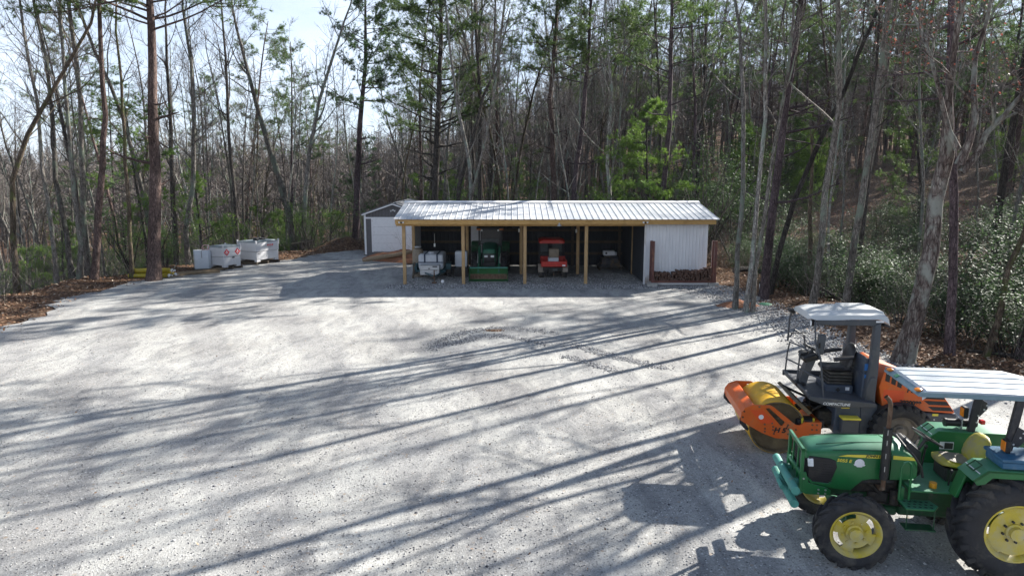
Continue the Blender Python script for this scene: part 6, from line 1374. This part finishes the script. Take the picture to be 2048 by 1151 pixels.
for nm, x, y, r_, rr, w_, lg in (('front_wheel', .70, .0, .52, .29, .28, 16), ('rear_wheel', .78, 1.95, .74, .38, .42, 18)):
    for s in (-1, 1):
        o = tyre(r_, rr, w_, LT, (0, 0, 0), nm, lugs=lg); o.rotation_euler = (0, 0, R(90)); o.location = (s * x, y, r_)
        rm, y1 = rim(rr, w_, o, (0, 0, 0), 'jd_yellow', 1 if s < 0 else -1, 0)
mb = MB(); mb.bx(-.25, .25, -.3, 2.2, .5, .78, .03); mb.tube([(-.6, 0, .52), (.6, 0, .52)], .07, 8); mb.tube([(-.6, 1.95, .74), (.6, 1.95, .74)], .10, 8); l_(mb, 'chassis', 'green_dull')
mb = MB()
for x, y in ((-.56, 1.10), (.56, 1.10), (-.62, 2.1), (.62, 2.1)): mb.bx(x - .035, x + .035, y - .035, y + .035, .9, 2.28, .005)
mb.bx(-.62, .62, 1.06, 1.14, 1.50, 1.58); mb.bx(-.6, .6, 1.1, 2.1, .82, .95, .02); l_(mb, 'cab_frame', 'black')
mb = MB(); mb.bx(-.70, .70, .88, 2.25, 2.285, 2.40, .04, 2); rfx = l_(mb, 'cab_roof', 'black')
for s in (-1, 1):
    mb = MB(); mb.bx(s * .58 - .11, s * .58 + .11, .84, .875, 2.26, 2.31, .01); l_(mb, 'amber_lamp', 'lens_amber', rfx)
    mb = MB(); mb.lathe([(0, -.03), (.045, -.025), (.05, .02), (0, .03)], (s * .42, .86, 2.24), 'y', 12); l_(mb, 'work_lamp', 'lens_clear', rfx)
mb = MB(); mb.bx(-.50, .50, 1.115, 1.12, 1.60, 2.26); l_(mb, 'windscreen', 'glass')
MAT['grey_cover'] = M('grey dusty cover', (.09, .10, .10), .8, var=.2)
mb = MB(); mb.bx(-.46, .46, 1.03, 1.055, 1.55, 1.80, .01); l_(mb, 'cowl_panel', 'grey_cover')
for s in (-1, 1):
    mb = MB(); mb.prism([(1.4, .95), (1.25, 1.35), (1.5, 1.58), (2.5, 1.55), (2.6, 1.3), (2.55, 1.3), (2.45, 1.50), (1.55, 1.52), (1.32, 1.34), (1.46, .95)][::-1], s * .78 - .22, s * .78 + .22, 'x', .005); l_(mb, 'fender', 'green_dull')
mb = MB(); mb.bx(-.2, .2, 1.55, 1.66, 1.05, 1.65, .04, 2); mb.bx(-.22, .22, 1.2, 1.6, 1.0, 1.1, .03, 2); l_(mb, 'seat', 'seat_black')

wp = MB(); wp.box((0, 0, 0), (.62, .03, 2.3), (R(-4), 0, 0), .004); o = wp.build('leaning_board', 'white', loc=(-1.95, 37.6, 1.17)); tag(o, 'tall white panel leaning on the back wall left of the cab tractor', 'panel')
# red utility cart, its back to the camera
UC = thing('utility_cart', (2.0, 33.9, 0), 'red utility cart with dump bed towards the camera in the third shed bay', 'utility cart')
def u_(mb, n, m, p=None, **k): return mb.build(n, m, p or UC, **k)
MAT['cart_red'] = M('red cart paint', (.46, .022, .014), .4, var=.12, dirt=(.42, .10, .07), dirt_amt=.25)
MAT['mud'] = M('dusty plastic guard', (.26, .22, .18), .85, var=.25)
mb = MB(); mb.bx(-.56, .70, -.66, -.62, .60, .86, .012); mb.bx(-.56, -.52, -.62, .55, .60, .90, .01); mb.bx(.66, .70, -.62, .55, .60, .90, .01); mb.bx(-.56, .70, -.62, .55, .60, .63); mb.bx(-.56, .70, .55, .59, .60, .98, .01); bd = u_(mb, 'cargo_bed', 'cart_red')
mb = MB(); mb.bx(.46, .62, -.668, -.661, .63, .70); u_(mb, 'rear_label', 'decal_white', bd); mb = MB(); mb.bx(-.10, .28, -.668, -.661, .77, .81); u_(mb, 'bed_lettering', 'lens_red', bd)
mb = MB(); mb.bx(-.48, .50, -.55, 1.4, .36, .585, .02); mb.tube([(-.42, -.60, .34), (-.25, -.72, .26), (.30, -.72, .26), (.48, -.60, .34)], .022, 6); mb.bx(-.2, .15, -.6, -.4, .28, .5, .02); mb.tube([(-.5, -.2, .31), (.55, -.2, .31)], .035, 6); mb.tube([(-.3, -.55, .36), (-.1, -.6, .5)], .03, 6); u_(mb, 'under_frame', 'engine')
mb = MB(); mb.bx(.0, .24, -.70, -.675, .40, .50, .004); u_(mb, 'licence_plate', 'grey_cover'); mb = MB(); mb.tube([(.05, -.72, .18), (.05, -.72, .3)], .03, 8); u_(mb, 'tow_hitch', 'rust')
for y in (-.15, 1.75):
    for s in (-1, 1):
        o = tyre(.31, .16, .27, UC, (0, 0, 0), 'wheel', lugs=16, blocks=True); o.rotation_euler = (0, 0, R(90)); o.location = (.03 + s * .56, y, .31)
for s in (-1, 1):
    mb = MB(); mb.lathe([(.36, -.15), (.38, -.15), (.38, .15), (.36, .15)], (.03 + s * .58, -.15, .32), 'x', 14, R(0) + math.pi * .0, math.pi); mm = u_(mb, 'mud_guard', 'mud')
mb = MB()
for x in (-.60, .66):
    for y in (.62, 1.45): mb.tube([(x, y, .6), (x * .95, y, 1.72)], .028, 8)
mb.tube([(-.57, .62, 1.72), (.63, .62, 1.72)], .028, 8); mb.tube([(-.57, .62, 1.15), (.63, .62, 1.15)], .02, 8); u_(mb, 'cab_frame', 'black')
mb = MB(); mb.loft([[(x, y, z) for x, z in ((-.64 * k, zb + .03), (-.62 * k, zb + .12), (-.45 * k, zb + .19), (.45 * k, zb + .19), (.66 * k, zb + .12), (.68 * k, zb + .03))] for y, zb, k in ((.48, 1.60, .92), (.60, 1.66, 1.0), (1.5, 1.68, 1.0), (1.65, 1.62, .9))]); rr_ = u_(mb, 'cab_roof', 'cart_red', ang=25)
for x in (-.42, .02, .44):
    mb = MB(); mb.sphere((x, .50, 1.72), .03, 8, (1, .6, .7)); u_(mb, 'roof_lamp', 'lens_clear', rr_)
mb = MB(); mb.bx(-.56, -.14, 1.5, 1.51, .95, 1.55); mb.bx(.10, .60, 1.5, 1.51, .95, 1.55); u_(mb, 'windscreen', 'grey_cover')
mb = MB(); mb.bx(-.54, .60, 1.30, 1.46, .62, .98, .03); mb.bx(-.5, .56, .66, 1.1, .62, .76, .04); mb.bx(-.5, .56, .62, .74, .76, 1.18, .04); u_(mb, 'seat_bench', 'seat_black')
mb = MB(); mb.bx(-.20, .32, -.30, .20, .64, 1.0, .02); ck = mb.build('white_carton', 'poly'); ck.location = (2.0, 33.9, 0); tag(ck, 'white carton standing in the bed of the red cart', 'carton')
mb = MB(); mb.bx(-.16, .33, -.28, .20, 0, .44, .05, 2); mb.tube([(.05, -.30, .35), (.05, -.34, .35)], .08, 10); bg_ = mb.build('tan_canister', 'tan'); bg_.location = (2.0, 33.9, 1.003); tag(bg_, 'tan boxy canister on top of the white carton in the cart', 'canister')

# loaded pallet and white machine at the back right
pallet((5.3, 36.9, 0), 0, 1.25, 1.0, 'pallet under the wrapped load in the right shed bay')
MAT['wrap'] = M('shrink wrapped load', (.07, .075, .09), .35, var=.6, scale=5, dirt=(.26, .16, .06), dirt_amt=.5)
mb = MB()
for i in range(7): mb.box((random.uniform(-.03, .03), random.uniform(-.03, .03), .035 + i * .066), (1.16 - .05 * i, .86, .056), (0, 0, R(random.uniform(-2, 2))), .012)
mb.box((.08, -.05, .52), (.7, .6, .10), (R(3), R(4), R(8)), .03); wl2 = mb.build('wrapped_load', 'wrap', loc=(5.3, 36.9, .135)); tag(wl2, 'shrink wrapped load with tan patches on the pallet in the right bay', 'load')
wb = thing('white_machine_box', (5.32, 37.1, .73), 'small white box with a dark round hole on top of the wrapped load', 'box')
mb = MB(); mb.bx(-.34, .26, -.2, .2, 0, .24, .01); mb.build('box_body', 'white', wb); mb = MB(); mb.lathe([(0, -.205), (.06, -.205)], (-.20, 0, .12), 'y', 14); mb.build('hole', 'black', wb); mb = MB(); mb.bx(.28, .38, -.2, .1, 0, .17, .01); mb.build('side_unit', 'poly', wb)
# ================================================================ the air
m = bpy.data.materials.new('haze'); m.use_nodes = True; t = m.node_tree; t.nodes.clear()
pv = t.nodes.new('ShaderNodeVolumePrincipled'); pv.inputs['Color'].default_value = (.80, .88, 1, 1); pv.inputs['Density'].default_value = .0001; pv.inputs['Anisotropy'].default_value = .0
o_ = t.nodes.new('ShaderNodeOutputMaterial'); t.links.new(pv.outputs[0], o_.inputs['Volume']); MAT['haze'] = m
zmin = float(GZ.min()) - 1; mb = MB(); mb.bx(-3100, 3100, -500, 3100, zmin, 75)
tag(mb.build('haze', 'haze', smooth=False), 'thin pale blue air over the woods and far hills', 'haze', kind='stuff')
